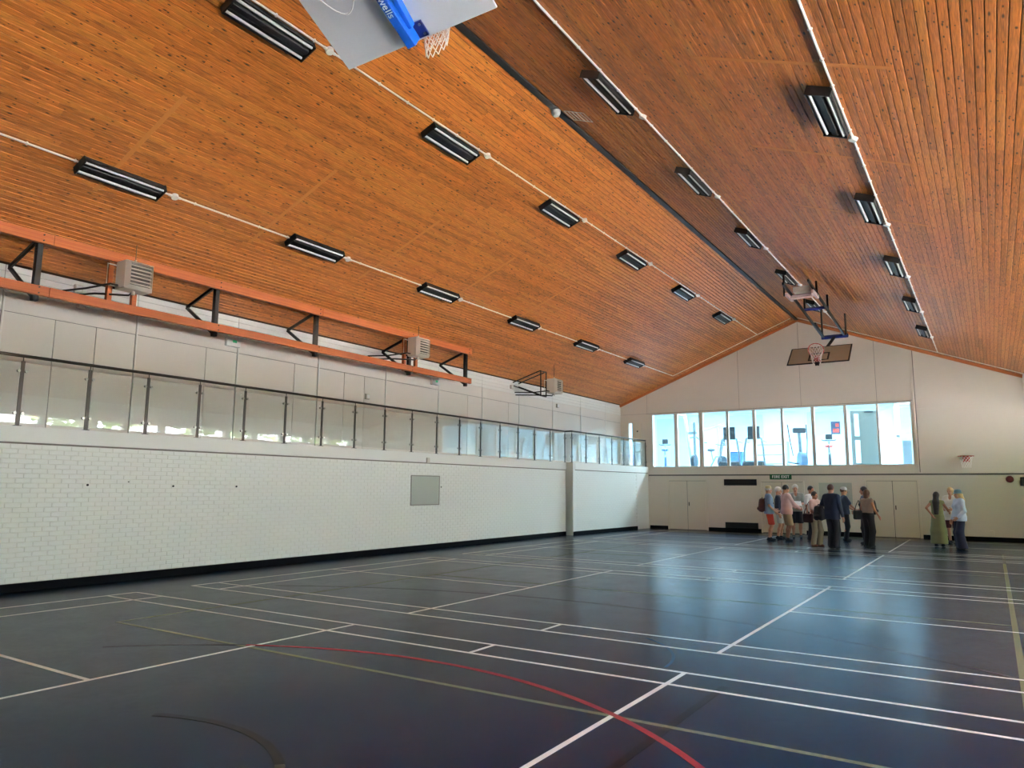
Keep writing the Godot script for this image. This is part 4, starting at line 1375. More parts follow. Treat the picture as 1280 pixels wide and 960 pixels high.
	var ar := Geo.new()
	ar.bar(inv * Vector3(-3.9, 6.5, -25.0), inv * (far.transform * Vector3(0.12, 0.95, -0.05)), 0.07, 0.07, 0.006)
	ar.bar(inv * Vector3(-4.22, 6.7, -23.6), inv * Vector3(-4.22, 6.5, -25.0), 0.05, 0.05, 0.004)
	part("arm", ar, M.black_steel, far)

	# small hoop on the end wall
	var s := thing("wall_hoop", "small red hoop with white net fixed low on the end wall", "hoop", Vector3(-0.66, 2.74, ZE + 0.012))
	part("bracket", boxes([[-0.1, 0.1, -0.16, 0.02, 0.0, 0.06]], 0.008), M.rim_red, s)
	ring_and_net(s, Vector3(0, 0.02, 0.3), Vector3.DOWN, Vector3.UP, 0.23, 0.006)

func boxes_at(inv: Transform3D, list: Array) -> Geo:
	var g := Geo.new()
	g.xf = inv
	for b in list: g.box(Vector3(b[0] + b[1], b[2] + b[3], b[4] + b[5]) * 0.5, Vector3(absf(b[1] - b[0]), absf(b[3] - b[2]), absf(b[5] - b[4])), Basis(), 0.01)
	return g

# ---------------------------------------------------------------- small things on the walls
func build_wall_things() -> void:
	var o := thing("wall_board", "plain square grey board framed on the white brick wall", "board", Vector3(XL + 0.012, 1.15, -15.16))
	part("board", boxes([[0.0, 0.014, 0.02, 0.76, -0.565, 0.565]]), M.notice, o)
	part("frame", boxes([[0.0, 0.022, 0.0, 0.025, -0.59, 0.59], [0.0, 0.022, 0.755, 0.78, -0.59, 0.59], [0.0, 0.022, 0.0, 0.78, -0.59, -0.565], [0.0, 0.022, 0.0, 0.78, 0.565, 0.59]], 0.003), M.steel, o)
	o = thing("switch_box", "small metal box on the gallery fascia above the wall board", "box", Vector3(XL + 0.03, 2.33, -15.21))
	part("body", boxes([[0.0, 0.04, -0.07, 0.07, -0.06, 0.06]], 0.006), M.heater, o)
	var k := 0
	for e in [[1.62, -6.45, "nearest the viewer"], [1.68, -7.14, "smallest one"], [1.61, -7.98, "third from the viewer"], [1.61, -9.33, "farthest of the four"], [1.63, -15.83, "just right of the wall board"]]:
		o = thing("wall_socket_hole", "small dark round fixing in the white brick wall, " + e[2], "fixing", Vector3(XL + 0.012, e[0], e[1]), 0.0, "fixings in the brick wall")
		var g := Geo.new()
		var r := 0.018 if k != 1 else 0.01
		g.cyl(Vector3.ZERO, Vector3(0.012, 0, 0), r, r, 10)
		part("cap", g, M.black, o)
		k += 1
	# fire exit sign
	o = thing("exit_sign", "green fire exit sign above the middle double doors", "sign", Vector3(-6.69, 2.0, ZE + 0.012))
	part("plate", boxes([[-0.4, 0.4, 0.0, 0.2, 0.0, 0.02]], 0.003), M.sign_green, o)
	var tx := TextMesh.new()
	tx.text = "FIRE EXIT"
	tx.font_size = 32
	tx.pixel_size = 0.0044
	tx.depth = 0.003
	var font := SystemFont.new()
	font.font_names = PackedStringArray(["Droid Sans"])
	font.font_weight = 700
	tx.font = font
	part("lettering", tx, M.white, o).position = Vector3(0, 0.1, 0.0215)
	o = thing("notice_board", "pale green grey notice board on the end wall between the doors", "board", Vector3(-4.79, 1.0, ZE + 0.012))
	part("board", boxes([[-0.56, 0.56, 0.0, 0.88, 0.0, 0.02]], 0.003), M.notice, o)
	part("frame", boxes([[-0.58, 0.58, -0.02, 0.0, 0.0, 0.026], [-0.58, 0.58, 0.88, 0.9, 0.0, 0.026], [-0.58, -0.56, -0.02, 0.9, 0.0, 0.026], [0.56, 0.58, -0.02, 0.9, 0.0, 0.026]]), M.door, o)
	# black grilles
	for e in [["wide black grille high on the end wall beside the double doors", 1.77, 2.01], ["wide black grille at floor level on the end wall", 0.13, 0.35]]:
		o = thing("wall_grille", e[0], "grille", Vector3(-8.22, e[1], ZE))
		var h: float = e[2] - e[1]
		part("frame", boxes([[-0.63, 0.63, 0, h, 0.0, 0.03]], 0.004), M.black, o)
		for i in 4:
			var s := Geo.new()
			s.box(Vector3(0, h * (i + 0.5) / 4.0, 0.036), Vector3(1.2, 0.012, 0.02), Basis(Vector3.RIGHT, 0.5))
			part("slat", s, M.black_steel, o)
	o = thing("fire_bell", "round dark red bell on the end wall at the right", "bell", Vector3(0.5, 2.0, ZE + 0.012))
	var bg := Geo.new()
	bg.xf = Transform3D(Basis(Vector3.RIGHT, PI / 2), Vector3.ZERO)
	bg.lathe([Vector2(0.1, 0.0), Vector2(0.11, 0.04), Vector2(0.09, 0.09), Vector2(0.03, 0.11), Vector2(0.0, 0.112)], 20)
	part("gong", bg, M.red_dark, o)
	o = thing("call_box", "black rectangular box on the end wall right of the bell", "box", Vector3(0.88, 1.93, ZE + 0.012))
	part("body", boxes([[-0.1, 0.1, -0.14, 0.14, 0.0, 0.07]], 0.01), M.black, o)
	o = thing("power_socket", "small pale socket box low on the end wall by the three women", "socket", Vector3(-0.1, 0.2, ZE + 0.012))
	part("body", boxes([[-0.06, 0.06, -0.06, 0.14, 0.0, 0.05]], 0.008), M.end_wall, o)
	# emergency signs and boxes on the gallery wall
	for e in [[4.6, -9.5, "small box with lit green sign under the orange beams, nearer one"], [4.6, -16.25, "small box with lit green sign at the far end of the orange beams"]]:
		o = thing("emergency_light", e[2], "light", Vector3(XG + 0.022, e[0], e[1]), 0.0, "emergency lights on the gallery wall")
		part("body", boxes([[0.0, 0.09, -0.08, 0.1, -0.17, 0.17]], 0.01), M.white_metal, o)
		var em := mat(c8(60, 170, 120), 0.4)
		em.emission_enabled = true
		em.emission = Color(0.25, 0.9, 0.6)
		em.emission_energy_multiplier = 0.1
		part("sign_light", boxes([[0.09, 0.1, 0.0, 0.06, -0.07, 0.03]], 0.004), em, o)
	for e in [[5.03, -6.33, "small white box above the lower orange beam"], [4.76, -6.4, "small grey box just under the lower orange beam"], [4.95, -20.3, "small grey box on the gallery wall by the farthest heater"], [4.62, -23.4, "small pale sensor box high on the gallery wall beyond the heaters"], [3.9, -13.55, "small white sensor above the handrail on the gallery wall"]]:
		o = thing("wall_box", e[2], "box", Vector3(XG + 0.022, e[0], e[1]), 0.0, "small boxes on the gallery wall")
		part("body", boxes([[0.0, 0.07, -0.07, 0.07, -0.07, 0.07]], 0.01), M.heater, o)
		part("cover", boxes([[0.07, 0.078, -0.05, 0.05, -0.05, 0.05]], 0.003), M.white_metal, o)

# ---------------------------------------------------------------- people
var head_geo := {}
var hand_geo := {}

func head(kind: String) -> Geo:
	if head_geo.has(kind): return head_geo[kind]
	var w := 0.95 if kind == "woman" else 1.0
	var f := Field.new(Vector3(-0.13, -0.2, -0.14), Vector3(0.13, 0.16, 0.16), 0.0075)
	f.ell(Vector3(0, 0.02, -0.012), Vector3(0.077 * w, 0.102, 0.097), 0.02)
	f.ell(Vector3(0, -0.055, 0.03), Vector3(0.056 * w, 0.062, 0.062), 0.03)
	f.cap(Vector3(0, -0.1, 0.055), Vector3(0, -0.085, 0.06), 0.022, 0.024, 0.02)
	f.cap(Vector3(0, 0.0, 0.09), Vector3(0, -0.036, 0.108), 0.009, 0.014, 0.014)
	f.cap(Vector3(-0.035, 0.022, 0.076), Vector3(0.035, 0.022, 0.076), 0.012, 0.012, 0.02)
	for s in [-1.0, 1.0]:
		f.ell(Vector3(s * 0.078 * w, -0.01, -0.01), Vector3(0.012, 0.032, 0.02), 0.008)
	f.cap(Vector3(-0.02, -0.068, 0.086), Vector3(0.02, -0.068, 0.086), 0.008, 0.008, 0.012)
	f.cap(Vector3(0, -0.05, -0.02), Vector3(0, -0.19, -0.03), 0.055 * w, 0.06 * w, 0.03)
	var g := Geo.new()
	f.into(g)
	head_geo[kind] = g
	return g

func hand(kind: String) -> Geo:
	# wrist at the origin, fingers along -y, palm towards +z, thumb on +x
	if hand_geo.has(kind): return hand_geo[kind]
	var f := Field.new(Vector3(-0.07, -0.22, -0.05), Vector3(0.09, 0.03, 0.11), 0.0055)
	f.cap(Vector3(-0.018, -0.01, 0), Vector3(-0.024, -0.085, 0), 0.02, 0.018, 0.02)
	f.cap(Vector3(0.016, -0.01, 0), Vector3(0.022, -0.085, 0), 0.021, 0.018, 0.02)
	f.cap(Vector3(0, 0.02, 0), Vector3(0, -0.03, 0), 0.026, 0.024, 0.02)
	var curl := 0.5 if kind == "relaxed" else 1.25
	var ls := [0.066, 0.078, 0.072, 0.056]
	for i in 4:
		var p := Vector3(0.032 - i * 0.021, -0.088 + (0.006 if i == 3 else 0.0), 0)
		var a := 0.15
		for j in 3:
			var l: float = ls[i] * [0.45, 0.32, 0.26][j]
			a += curl * [0.35, 0.6, 0.5][j]
			var q := p + Vector3(0, -cos(a), sin(a)) * l
			f.cap(p, q, 0.0095 - j * 0.0008, 0.0088 - j * 0.0008, 0.006)
			p = q
	var t0 := Vector3(0.03, -0.03, 0.006)
	var t1 := t0 + Vector3(0.026, -0.03, 0.018)
	var t2 := t1 + Vector3(0.01 - 0.01 * curl, -0.03, 0.012 + 0.008 * curl)
	f.cap(t0, t1, 0.013, 0.0105, 0.012)
	f.cap(t1, t2, 0.0105, 0.009, 0.006)
	var g := Geo.new()
	f.into(g)
	hand_geo[kind] = g
	return g

func joint(a: Vector3, c: Vector3, l1: float, l2: float, pole: Vector3) -> Array:
	# elbow or knee between a and c; also the end actually reached
	var d := c - a
	var l := minf(d.length(), (l1 + l2) * 0.995)
	d = d.normalized()
	var x := (l1 * l1 - l2 * l2 + l * l) / (2.0 * l)
	var hgt := sqrt(maxf(l1 * l1 - x * x, 0.0))
	var p := (pole - d * pole.dot(d)).normalized()
	return [a + d * x + p * hgt, a + d * l]

func person(e: Dictionary) -> void:
	# figure 1.75 m tall, facing +z, then scaled to its height
	var t := thing("person", e.label, "person", e.at, deg_to_rad(e.yaw), e.get("group", "visitors standing in the hall"))
	var k: float = e.h / 1.75
	t.scale = Vector3.ONE * k
	var woman: bool = e.get("woman", false)
	var sw := 0.165 if woman else 0.195
	var sh := [Vector3(sw, 1.42, 0), Vector3(-sw, 1.42, 0)]   # left, right
	var hands: Array = e.get("hands", [Vector3(0.27, 0.84, 0.06), Vector3(-0.27, 0.84, 0.06)])
	var feet: Array = e.get("feet", [Vector3(0.11, 0.09, 0.03), Vector3(-0.11, 0.09, -0.05)])
	var lean: float = e.get("lean", 0.0)
	var ln := Vector3(0, 0, lean)
	sh[0] += ln; sh[1] += ln
	var el := []
	var wr := []
	for i in 2:
		var j := joint(sh[i], hands[i], 0.3, 0.265, Vector3(0.5 if i == 0 else -0.5, -0.4, -0.9))
		el.append(j[0]); wr.append(j[1])
	var hip := [Vector3(0.092, 0.93, 0), Vector3(-0.092, 0.93, 0)]
	var kn := []
	var an := []
	for i in 2:
		var j := joint(hip[i], feet[i], 0.445, 0.41, Vector3(0.1 if i == 0 else -0.1, 0, 1))
		kn.append(j[0]); an.append(j[1])
	var lo := Vector3(-0.62, -0.03, -0.5)
	var hi := Vector3(0.62, 1.56, 0.62)
	# skin
	var f := Field.new(lo, hi, 0.02)
	torso(f, woman, ln, 0.0)
	for i in 2:
		f.cap(sh[i], el[i], 0.046, 0.038, 0.03)
		f.cap(el[i], wr[i], 0.038, 0.026, 0.02)
		f.cap(hip[i], kn[i], 0.085, 0.056, 0.03)
		f.cap(kn[i], kn[i].lerp(an[i], 0.35) + Vector3(0, 0, -0.015), 0.052, 0.054, 0.03)
		f.cap(kn[i].lerp(an[i], 0.35) + Vector3(0, 0, -0.015), an[i], 0.054, 0.036, 0.03)
		f.cap(an[i] + Vector3(0, -0.03, -0.03), an[i] + Vector3(0, -0.05, 0.13), 0.036, 0.03, 0.02)
	f.cap(Vector3(0, 1.42, -0.01) + ln, Vector3(0, 1.53, 0.0) + ln, 0.06, 0.052, 0.04)
	var g := Geo.new()
	f.into(g)
	var hc := Vector3(0, 1.64, 0.012) + ln * 1.25
	var hb := Basis.from_euler(Vector3(deg_to_rad(e.get("nod", 4.0)), deg_to_rad(e.get("look", 0.0)), 0))
	g.add(head("woman" if woman else "man"), Transform3D(hb, hc))
	for i in 2:
		var fd: Vector3 = (wr[i] - el[i]).normalized()
		var side := Vector3.RIGHT if i == 0 else Vector3.LEFT
		# palm faces the body (or up when the forearm is level)
		var pz: Vector3 = -side if fd.y < -0.6 else Vector3(0, 0.4, 0) - side
		pz = (pz - fd * pz.dot(fd)).normalized()
		var bx := (-fd).cross(pz).normalized()
		var hbas := Basis(bx, -fd, pz)
		if i == 0: hbas = Basis(-bx, -fd, pz)
		if (hbas.x.dot(Vector3(0, 0.3, 1))) < 0.0: hbas = Basis(-hbas.x, hbas.y, hbas.z)
		g.add(hand(e.get("grip", "relaxed")), Transform3D(hbas, wr[i]))
	part("body", g, e.skin, t)
	# eyes and mouth
	var ey := Geo.new()
	ey.xf = Transform3D(hb, hc)
	for s in [-1.0, 1.0]: ey.ball(Vector3(s * 0.031, 0.002, 0.083), Vector3(0.012, 0.008, 0.006), 8, 6)
	part("eyes", ey, M.eye, t)
	var mo := Geo.new()
	mo.xf = Transform3D(hb, hc)
	mo.ball(Vector3(0, -0.066, 0.095), Vector3(0.022, 0.006, 0.004), 8, 6)
	part("mouth", mo, M.lip, t)
	# shirt, blouse or dress top
	var s: Dictionary = e.top
	f = Field.new(lo, hi, 0.02)
	torso(f, woman, ln, 0.018 + s.get("loose", 0.0))
	for i in 2:
		var far: Vector3 = el[i]
		if s.sleeve == "none": far = sh[i].lerp(el[i], 0.08)
		elif s.sleeve == "short": far = sh[i].lerp(el[i], 0.72)
		f.cap(sh[i], far, 0.066, 0.062 if s.sleeve == "short" else 0.056, 0.03)
		if s.sleeve == "long": f.cap(el[i], el[i].lerp(wr[i], 0.94), 0.056, 0.043, 0.02)
	if s.hem < 0.9:
		f.cap(Vector3(-0.07, 0.95, 0), Vector3(-0.09, s.hem, 0), 0.125, 0.14, 0.05)
		f.cap(Vector3(0.07, 0.95, 0), Vector3(0.09, s.hem, 0), 0.125, 0.14, 0.05)
	f.above(s.hem)
	if s.get("open", false): f.carve(Vector3(0, 1.5, 0.12), Vector3(0.07, 0.16, 0.09))
	f.carve(Vector3(0, 1.55, 0.02) + ln, Vector3(0.075, 0.06, 0.085))
	g = Geo.new()
	f.into(g)
	part(s.get("name", "shirt"), g, s.m, t)
	# trousers, shorts or skirt
	var b: Dictionary = e.bottom
	f = Field.new(lo, hi, 0.02)
	if b.kind == "skirt":
		f.cap(Vector3(-0.06, 1.0, 0), Vector3(-0.09, 0.5, 0), 0.13, 0.15, 0.06)
		f.cap(Vector3(0.06, 1.0, 0), Vector3(0.09, 0.5, 0), 0.13, 0.15, 0.06)
		f.cap(Vector3(-0.09, 0.5, 0), Vector3(-0.09, 0.1, 0), 0.15, 0.165, 0.06)
		f.cap(Vector3(0.09, 0.5, 0), Vector3(0.09, 0.1, 0), 0.15, 0.165, 0.06)
		f.above(b.hem)
		f.below(1.12)
	else:
		f.cap(Vector3(-0.07, 0.96, 0), Vector3(0.07, 0.96, 0), 0.13, 0.13, 0.04)
		f.cap(Vector3(-0.05, 1.04, 0), Vector3(0.05, 1.04, 0), 0.125, 0.125, 0.04)
		for i in 2:
			var wide: float = b.get("wide", 0.0)
			f.cap(hip[i], kn[i], 0.103, 0.078 + wide * 0.5, 0.03)
			if b.hem < 0.4: f.cap(kn[i], an[i] + Vector3(0, -0.06, 0), 0.076 + wide * 0.5, 0.064 + wide, 0.03)
		f.above(b.hem)
		f.below(1.06)
	g = Geo.new()
	f.into(g)
	part(b.get("name", "trousers"), g, b.m, t)
	# shoes
	for i in 2:
		f = Field.new(an[i] + Vector3(-0.08, -0.13, -0.12), an[i] + Vector3(0.08, 0.06, 0.24), 0.012)
		f.cap(an[i] + Vector3(0, -0.04, -0.035), an[i] + Vector3(0, -0.055, 0.13), 0.045, 0.038, 0.02)
		f.cap(an[i] + Vector3(0, 0.0, 0), an[i] + Vector3(0, -0.04, 0.02), 0.046, 0.046, 0.02)
		f.above(an[i].y - 0.088)
		g = Geo.new()
		f.into(g)
		part("shoe", g, e.get("shoes", M.cloth_black), t)
	# hair and hat
	var hr: Dictionary = e.hair
	if hr.kind != "bald":
		f = Field.new(Vector3(-0.17, -0.62, -0.22), Vector3(0.17, 0.18, 0.16), 0.011)
		f.ell(Vector3(0, 0.03, -0.02), Vector3(0.088, 0.106, 0.106), 0.02)
		if hr.kind == "long":
			f.cap(Vector3(0, 0.0, -0.05), Vector3(0, -0.2, -0.08), 0.085, 0.09, 0.04)
			f.cap(Vector3(-0.03, -0.2, -0.08), Vector3(-0.02, -hr.get("len", 0.4), -0.1), 0.075, 0.05, 0.05)
			f.cap(Vector3(0.03, -0.2, -0.08), Vector3(0.02, -hr.get("len", 0.4), -0.1), 0.075, 0.05, 0.05)
		elif hr.kind == "bob":
			f.cap(Vector3(0, 0.0, -0.035), Vector3(0, -0.09, -0.045), 0.085, 0.075, 0.03)
		f.carve(Vector3(0, -0.045, 0.1), Vector3(0.075, 0.1, 0.085))
		if hr.kind == "short": f.carve(Vector3(0, -0.16, 0.0), Vector3(0.2, 0.14, 0.2))
		g = Geo.new()
		g.xf = Transform3D(hb, hc)
		f.into(g)
		part("hair", g, hr.m, t)
	if e.has("hat"):
		g = Geo.new()
		g.xf = Transform3D(hb, hc + Vector3(0, 0.05, -0.01))
		g.lathe([Vector2(0.1, -0.01), Vector2(0.105, 0.02), Vector2(0.095, 0.06), Vector2(0.06, 0.09), Vector2(0.0, 0.1)], 20)
		if e.hat.kind == "cap":
			g.box(Vector3(0, -0.005, 0.13), Vector3(0.13, 0.012, 0.1), Basis(Vector3.RIGHT, 0.2), 0.004)
		else:
			g.lathe([Vector2(0.15, -0.03), Vector2(0.1, 0.0)], 20)
			g.lathe([Vector2(0.1, 0.0), Vector2(0.15, -0.028)], 20)
		part("hat", g, e.hat.m, t)

func torso(f: Field, woman: bool, ln: Vector3, add: float) -> void:
	var w := 0.9 if woman else 1.0
	f.cap(Vector3(-0.07 * w, 0.95, 0), Vector3(0.07 * w, 0.95, 0), 0.112 + add, 0.112 + add, 0.04)
	for s in [-1.0, 1.0]:
		f.cap(Vector3(s * 0.06, 0.97, 0), Vector3(s * 0.058 * w, 1.12, 0.005) + ln * 0.4, 0.105 + add, (0.092 if woman else 0.104) + add, 0.05)
		f.cap(Vector3(s * 0.058 * w, 1.12, 0.005) + ln * 0.4, Vector3(s * 0.085 * w, 1.33, 0.0) + ln * 0.9, (0.092 if woman else 0.104) + add, 0.1 * w + add, 0.05)
		if woman: f.ell(Vector3(s * 0.07, 1.28, 0.075) + ln * 0.8, Vector3(0.06 + add, 0.06 + add, 0.06 + add), 0.04)
		f.cap(Vector3(0, 1.44, -0.01) + ln, Vector3(s * 0.16 * w, 1.42, -0.005) + ln, 0.058 + add, 0.055 + add, 0.05)

func backpack(label: String, at: Vector3, turn: float, m: Material, s := 1.0) -> void:
	# origin at its base, straps towards +z
	var o := thing("backpack", label, "backpack", at, turn, "bags of the visitors")
	o.scale = Vector3.ONE * s
	var f := Field.new(Vector3(-0.24, -0.06, -0.22), Vector3(0.24, 0.56, 0.12), 0.018)
	f.cap(Vector3(-0.08, 0.1, -0.06), Vector3(-0.07, 0.38, -0.04), 0.1, 0.085, 0.05)
	f.cap(Vector3(0.08, 0.1, -0.06), Vector3(0.07, 0.38, -0.04), 0.1, 0.085, 0.05)
	f.cap(Vector3(-0.05, 0.12, -0.14), Vector3(0.05, 0.12, -0.14), 0.06, 0.06, 0.03)
	var g := Geo.new()
	f.into(g)
	part("bag", g, m, o)
	for k in [-1.0, 1.0]:
		var st := Geo.new()
		st.tube([Vector3(k * 0.1, 0.42, 0.02), Vector3(k * 0.11, 0.5, 0.1), Vector3(k * 0.12, 0.48, 0.26), Vector3(k * 0.13, 0.3, 0.32), Vector3(k * 0.14, 0.1, 0.2), Vector3(k * 0.13, 0.04, 0.02)], 0.014, 6)
		part("strap", st, m, o)
	var h := Geo.new()
	h.tube([Vector3(-0.04, 0.45, -0.02), Vector3(-0.03, 0.5, -0.02), Vector3(0.03, 0.5, -0.02), Vector3(0.04, 0.45, -0.02)], 0.009, 6)
	part("handle", h, m, o)

func shoulder_bag(label: String, at: Vector3, turn: float, m: Material, drop: float, to := 0.06) -> void:
	var o := thing("shoulder_bag", label, "bag", at, turn, "bags of the visitors")
	part("bag", boxes([[-0.06, 0.06, 0.0, 0.26, -0.15, 0.15]], 0.03), m, o)
	var st := Geo.new()
	st.tube([Vector3(0, 0.24, -0.13), Vector3(to * 0.5, 0.24 + drop * 0.6, -0.07), Vector3(to, 0.24 + drop, 0.0), Vector3(to * 0.5, 0.24 + drop * 0.6, 0.07), Vector3(0, 0.24, 0.13)], 0.011, 6)
	part("strap", st, m, o)

func build_people() -> void:
	M.eye = mat(c8(30, 24, 22), 0.3)
	M.lip = mat(c8(140, 80, 72), 0.5)
	M.cloth_black = mat(c8(24, 24, 27), 0.8)
	var skin := mat(c8(196, 142, 116), 0.6)
	var skin2 := mat(c8(172, 118, 92), 0.6)
	var cl := func(r: int, g: int, b: int) -> StandardMaterial3D:
		var m := mat(c8(r, g, b), 0.85)
		m.rim_enabled = true
		m.rim = 0.3
		return m
	var dark_hair := mat(c8(36, 26, 22), 0.55)
	var grey_hair := mat(c8(196, 190, 184), 0.6)
	var brown_hair := mat(c8(84, 52, 36), 0.55)
	var blonde := mat(c8(182, 150, 100), 0.55)
	var maroon := mat(c8(64, 30, 30), 0.8)
	person({"label": "man in blue shirt, tan cap and red shorts at the left of the group", "at": Vector3(-6.06, 0, -24.5), "yaw": 112, "h": 1.72, "skin": skin, "top": {"sleeve": "short", "hem": 0.86, "m": cl.call(128, 150, 186), "loose": 0.012}, "bottom": {"kind": "shorts", "hem": 0.52, "m": cl.call(186, 62, 48), "wide": 0.04, "name": "shorts"}, "hair": {"kind": "short", "m": grey_hair}, "hat": {"kind": "cap", "m": cl.call(206, 186, 142)}, "hands": [Vector3(0.2, 1.0, 0.22), Vector3(-0.22, 0.95, 0.16)]})
	backpack("dark maroon backpack on the man in red shorts", Vector3(-6.06, 0.9, -24.5) + Vector3(-0.16, 0, 0.07), deg_to_rad(112), maroon, 0.95)
	person({"label": "man in dark jacket, pale cap and pale grey shorts standing second from the left", "at": Vector3(-5.99, 0, -25.5), "yaw": 95, "h": 1.68, "skin": skin, "top": {"sleeve": "long", "hem": 0.9, "m": cl.call(38, 44, 58), "name": "jacket"}, "bottom": {"kind": "shorts", "hem": 0.54, "m": cl.call(186, 186, 180), "wide": 0.04, "name": "shorts"}, "hair": {"kind": "short", "m": grey_hair}, "hat": {"kind": "cap", "m": cl.call(220, 214, 206)}})
	person({"label": "man in pale pink shirt and beige shorts reading a paper with his neighbour", "at": Vector3(-5.55, 0, -24.65), "yaw": 128, "h": 1.75, "skin": skin2, "nod": 12.0, "grip": "grip", "top": {"sleeve": "long", "hem": 0.84, "m": cl.call(212, 172, 166), "loose": 0.014}, "bottom": {"kind": "shorts", "hem": 0.5, "m": cl.call(186, 166, 132), "wide": 0.05, "name": "shorts"}, "hair": {"kind": "short", "m": dark_hair}, "hands": [Vector3(0.12, 1.05, 0.38), Vector3(-0.12, 1.03, 0.38)]})
	person({"label": "grey haired man in grey polo shirt and dark shorts facing the viewer", "at": Vector3(-5.6, 0, -26.25), "yaw": 15, "h": 1.78, "skin": skin, "nod": 14.0, "grip": "grip", "top": {"sleeve": "short", "hem": 0.88, "m": cl.call(146, 146, 136), "open": true}, "bottom": {"kind": "shorts", "hem": 0.5, "m": cl.call(28, 30, 38), "wide": 0.05, "name": "shorts"}, "hair": {"kind": "short", "m": grey_hair}, "hands": [Vector3(0.1, 1.1, 0.34), Vector3(-0.06, 1.14, 0.34)]})
	person({"label": "man in white shirt half hidden behind the woman in khaki trousers", "at": Vector3(-4.98, 0, -25.6), "yaw": 60, "h": 1.73, "skin": skin2, "top": {"sleeve": "short", "hem": 0.9, "m": cl.call(214, 212, 214)}, "bottom": {"kind": "trousers", "hem": 0.06, "m": cl.call(38, 38, 46)}, "hair": {"kind": "short", "m": dark_hair}})
	person({"label": "short haired woman in pale pink top and long khaki trousers", "woman": true, "at": Vector3(-4.37, 0, -22.95), "yaw": 62, "h": 1.56, "skin": skin2, "top": {"sleeve": "short", "hem": 0.84, "m": cl.call(218, 186, 176), "loose": 0.015, "name": "blouse"}, "bottom": {"kind": "trousers", "hem": 0.05, "m": cl.call(142, 128, 102), "wide": 0.022}, "hair": {"kind": "short", "m": dark_hair}, "hands": [Vector3(0.1, 1.02, 0.27), Vector3(-0.16, 1.0, 0.26)], "shoes": mat(c8(120, 70, 46), 0.6)})
	shoulder_bag("dark red shoulder bag at the hip of the woman in khaki trousers", Vector3(-4.55, 0.68, -22.8), deg_to_rad(62), maroon, 0.36, 0.08)
	person({"label": "man in dark navy suit seen from behind, nearest of the group", "at": Vector3(-3.84, 0, -22.5), "yaw": 158, "h": 1.76, "skin": skin2, "top": {"sleeve": "long", "hem": 0.8, "m": cl.call(34, 44, 66), "loose": 0.016, "name": "suit_jacket"}, "bottom": {"kind": "trousers", "hem": 0.05, "m": cl.call(20, 22, 30), "wide": 0.02}, "hair": {"kind": "short", "m": brown_hair}, "hands": [Vector3(0.3, 0.94, 0.12), Vector3(-0.3, 0.86, 0.04)]})
	backpack("black rucksack hanging from the shoulder of the man in navy suit", Vector3(-4.15, 0.76, -22.44), deg_to_rad(158), M.cloth_black, 0.9)
	person({"label": "man with pale cap behind the suited man, holding a sun hat", "at": Vector3(-4.03, 0, -25.85), "yaw": 112, "h": 1.69, "skin": skin2, "grip": "grip", "top": {"sleeve": "short", "hem": 0.88, "m": cl.call(52, 62, 88)}, "bottom": {"kind": "trousers", "hem": 0.06, "m": cl.call(34, 34, 42)}, "hair": {"kind": "short", "m": brown_hair}, "hat": {"kind": "cap", "m": cl.call(206, 200, 196)}, "hands": [Vector3(0.14, 1.0, 0.34), Vector3(-0.12, 1.0, 0.36)]})
	var hat := thing("sun_hat", "pale sun hat held by the man behind the suited man", "hat", Vector3(-3.62, 0.94, -26.02))
	var hg := Geo.new()
	hg.lathe([Vector2(0.17, 0.0), Vector2(0.1, 0.03), Vector2(0.09, 0.1), Vector2(0.05, 0.12), Vector2(0.0, 0.125)], 20)
	hg.lathe([Vector2(0.0, 0.1), Vector2(0.08, 0.09), Vector2(0.09, 0.03), Vector2(0.168, -0.004)], 20)
	part("felt", hg, cl.call(196, 178, 156), hat)
	var paper := thing("paper_sheet", "white sheet of paper held between the two men in shorts", "paper", Vector3(-5.45, 1.17, -25.72), 0.3)
	var pg := Geo.new()
	for i in 4: pg.box(Vector3(-0.11 + i * 0.07, 0.004 * sin(i * 1.2), 0), Vector3(0.072, 0.002, 0.3), Basis(Vector3.BACK, 0.06 * (i - 1.5)))
	pg.xf = Transform3D()
	part("sheet", pg, cl.call(240, 238, 232), paper)
	paper.rotation.x = 0.5
	person({"label": "woman in beige sleeveless top and black trousers in front of the last doors", "woman": true, "at": Vector3(-3.07, 0, -23.6), "yaw": 150, "h": 1.62, "skin": skin2, "top": {"sleeve": "none", "hem": 1.0, "m": cl.call(150, 128, 112), "name": "top"}, "bottom": {"kind": "trousers", "hem": 0.05, "m": cl.call(22, 21, 25), "wide": 0.028}, "hair": {"kind": "bob", "m": brown_hair}, "hands": [Vector3(0.16, 1.02, 0.25), Vector3(-0.3, 0.95, 0.12)]})
	shoulder_bag("black shoulder bag at the waist of the woman in black trousers", Vector3(-3.32, 0.78, -23.5), deg_to_rad(150), M.cloth_black, 0.31, -0.05)
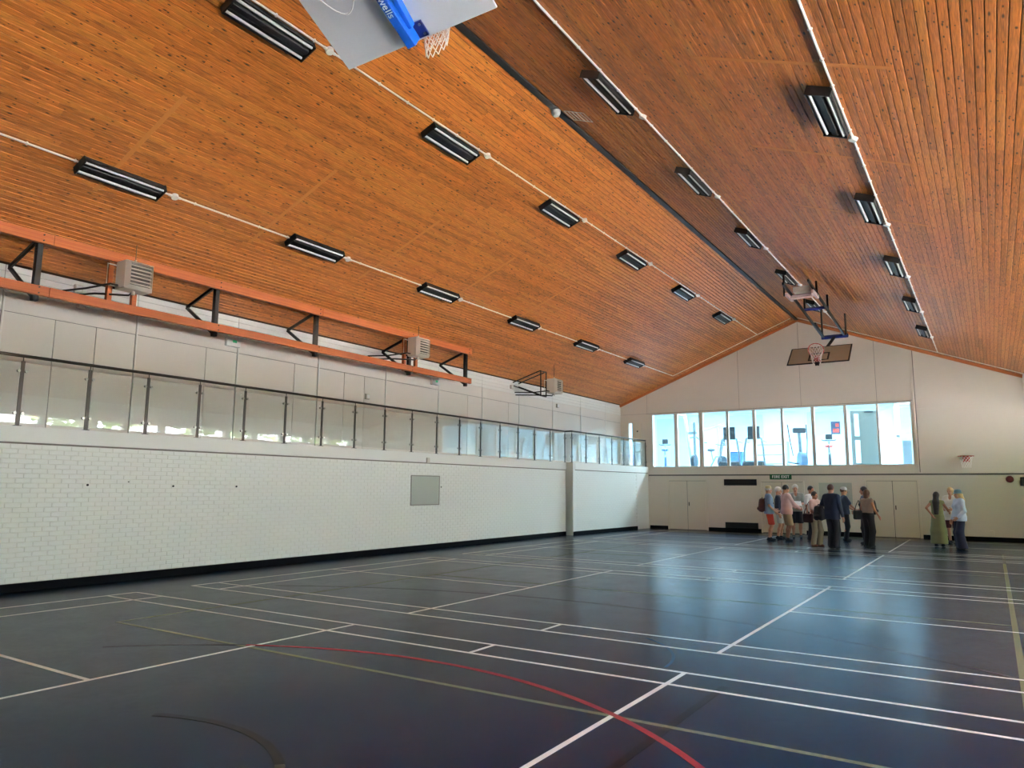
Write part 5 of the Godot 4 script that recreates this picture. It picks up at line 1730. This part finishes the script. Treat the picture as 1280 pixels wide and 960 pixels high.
	person({"label": "man in navy shirt with black backpack facing the woman in black trousers", "at": Vector3(-3.3, 0, -24.8), "yaw": -72, "h": 1.71, "skin": skin2, "top": {"sleeve": "short", "hem": 0.88, "m": cl.call(38, 46, 66)}, "bottom": {"kind": "trousers", "hem": 0.06, "m": cl.call(28, 28, 34)}, "hair": {"kind": "short", "m": dark_hair}, "hands": [Vector3(0.16, 1.02, 0.26), Vector3(-0.2, 0.98, 0.22)]})
	backpack("black backpack on the man facing the woman in black trousers", Vector3(-3.13, 0.88, -24.84), deg_to_rad(-72), M.cloth_black, 1.0)
	person({"label": "woman with very long dark hair in a long green dress, back turned", "woman": true, "at": Vector3(-1.4, 0, -25.08), "yaw": 168, "h": 1.57, "skin": skin2, "top": {"sleeve": "none", "hem": 0.98, "m": cl.call(128, 132, 92), "name": "dress_top"}, "bottom": {"kind": "skirt", "hem": 0.1, "m": cl.call(128, 132, 92), "name": "dress_skirt"}, "hair": {"kind": "long", "m": dark_hair, "len": 0.58}, "hands": [Vector3(0.12, 1.02, -0.18), Vector3(-0.3, 1.1, 0.22)]})
	person({"label": "fair haired woman in long white shirt and dark red shorts, facing the viewer", "woman": true, "at": Vector3(-1.1, 0, -26.55), "yaw": -18, "h": 1.71, "skin": skin, "top": {"sleeve": "short", "hem": 0.74, "m": cl.call(222, 216, 210), "loose": 0.02, "open": true}, "bottom": {"kind": "shorts", "hem": 0.5, "m": cl.call(82, 30, 34), "name": "shorts"}, "hair": {"kind": "bob", "m": blonde}, "hands": [Vector3(0.12, 1.08, 0.27), Vector3(-0.12, 1.08, 0.27)]})
	person({"label": "blonde woman in pale blue shirt and wide navy trousers at the far right", "woman": true, "at": Vector3(-0.82, 0, -24.3), "yaw": -62, "h": 1.63, "skin": skin, "top": {"sleeve": "long", "hem": 0.84, "m": cl.call(176, 186, 208), "loose": 0.02}, "bottom": {"kind": "trousers", "hem": 0.04, "m": cl.call(40, 42, 66), "wide": 0.08}, "hair": {"kind": "long", "m": blonde, "len": 0.36}, "hat": {"kind": "brim", "m": cl.call(104, 126, 142)}, "hands": [Vector3(0.2, 0.95, 0.16), Vector3(-0.24, 0.86, 0.12)]})
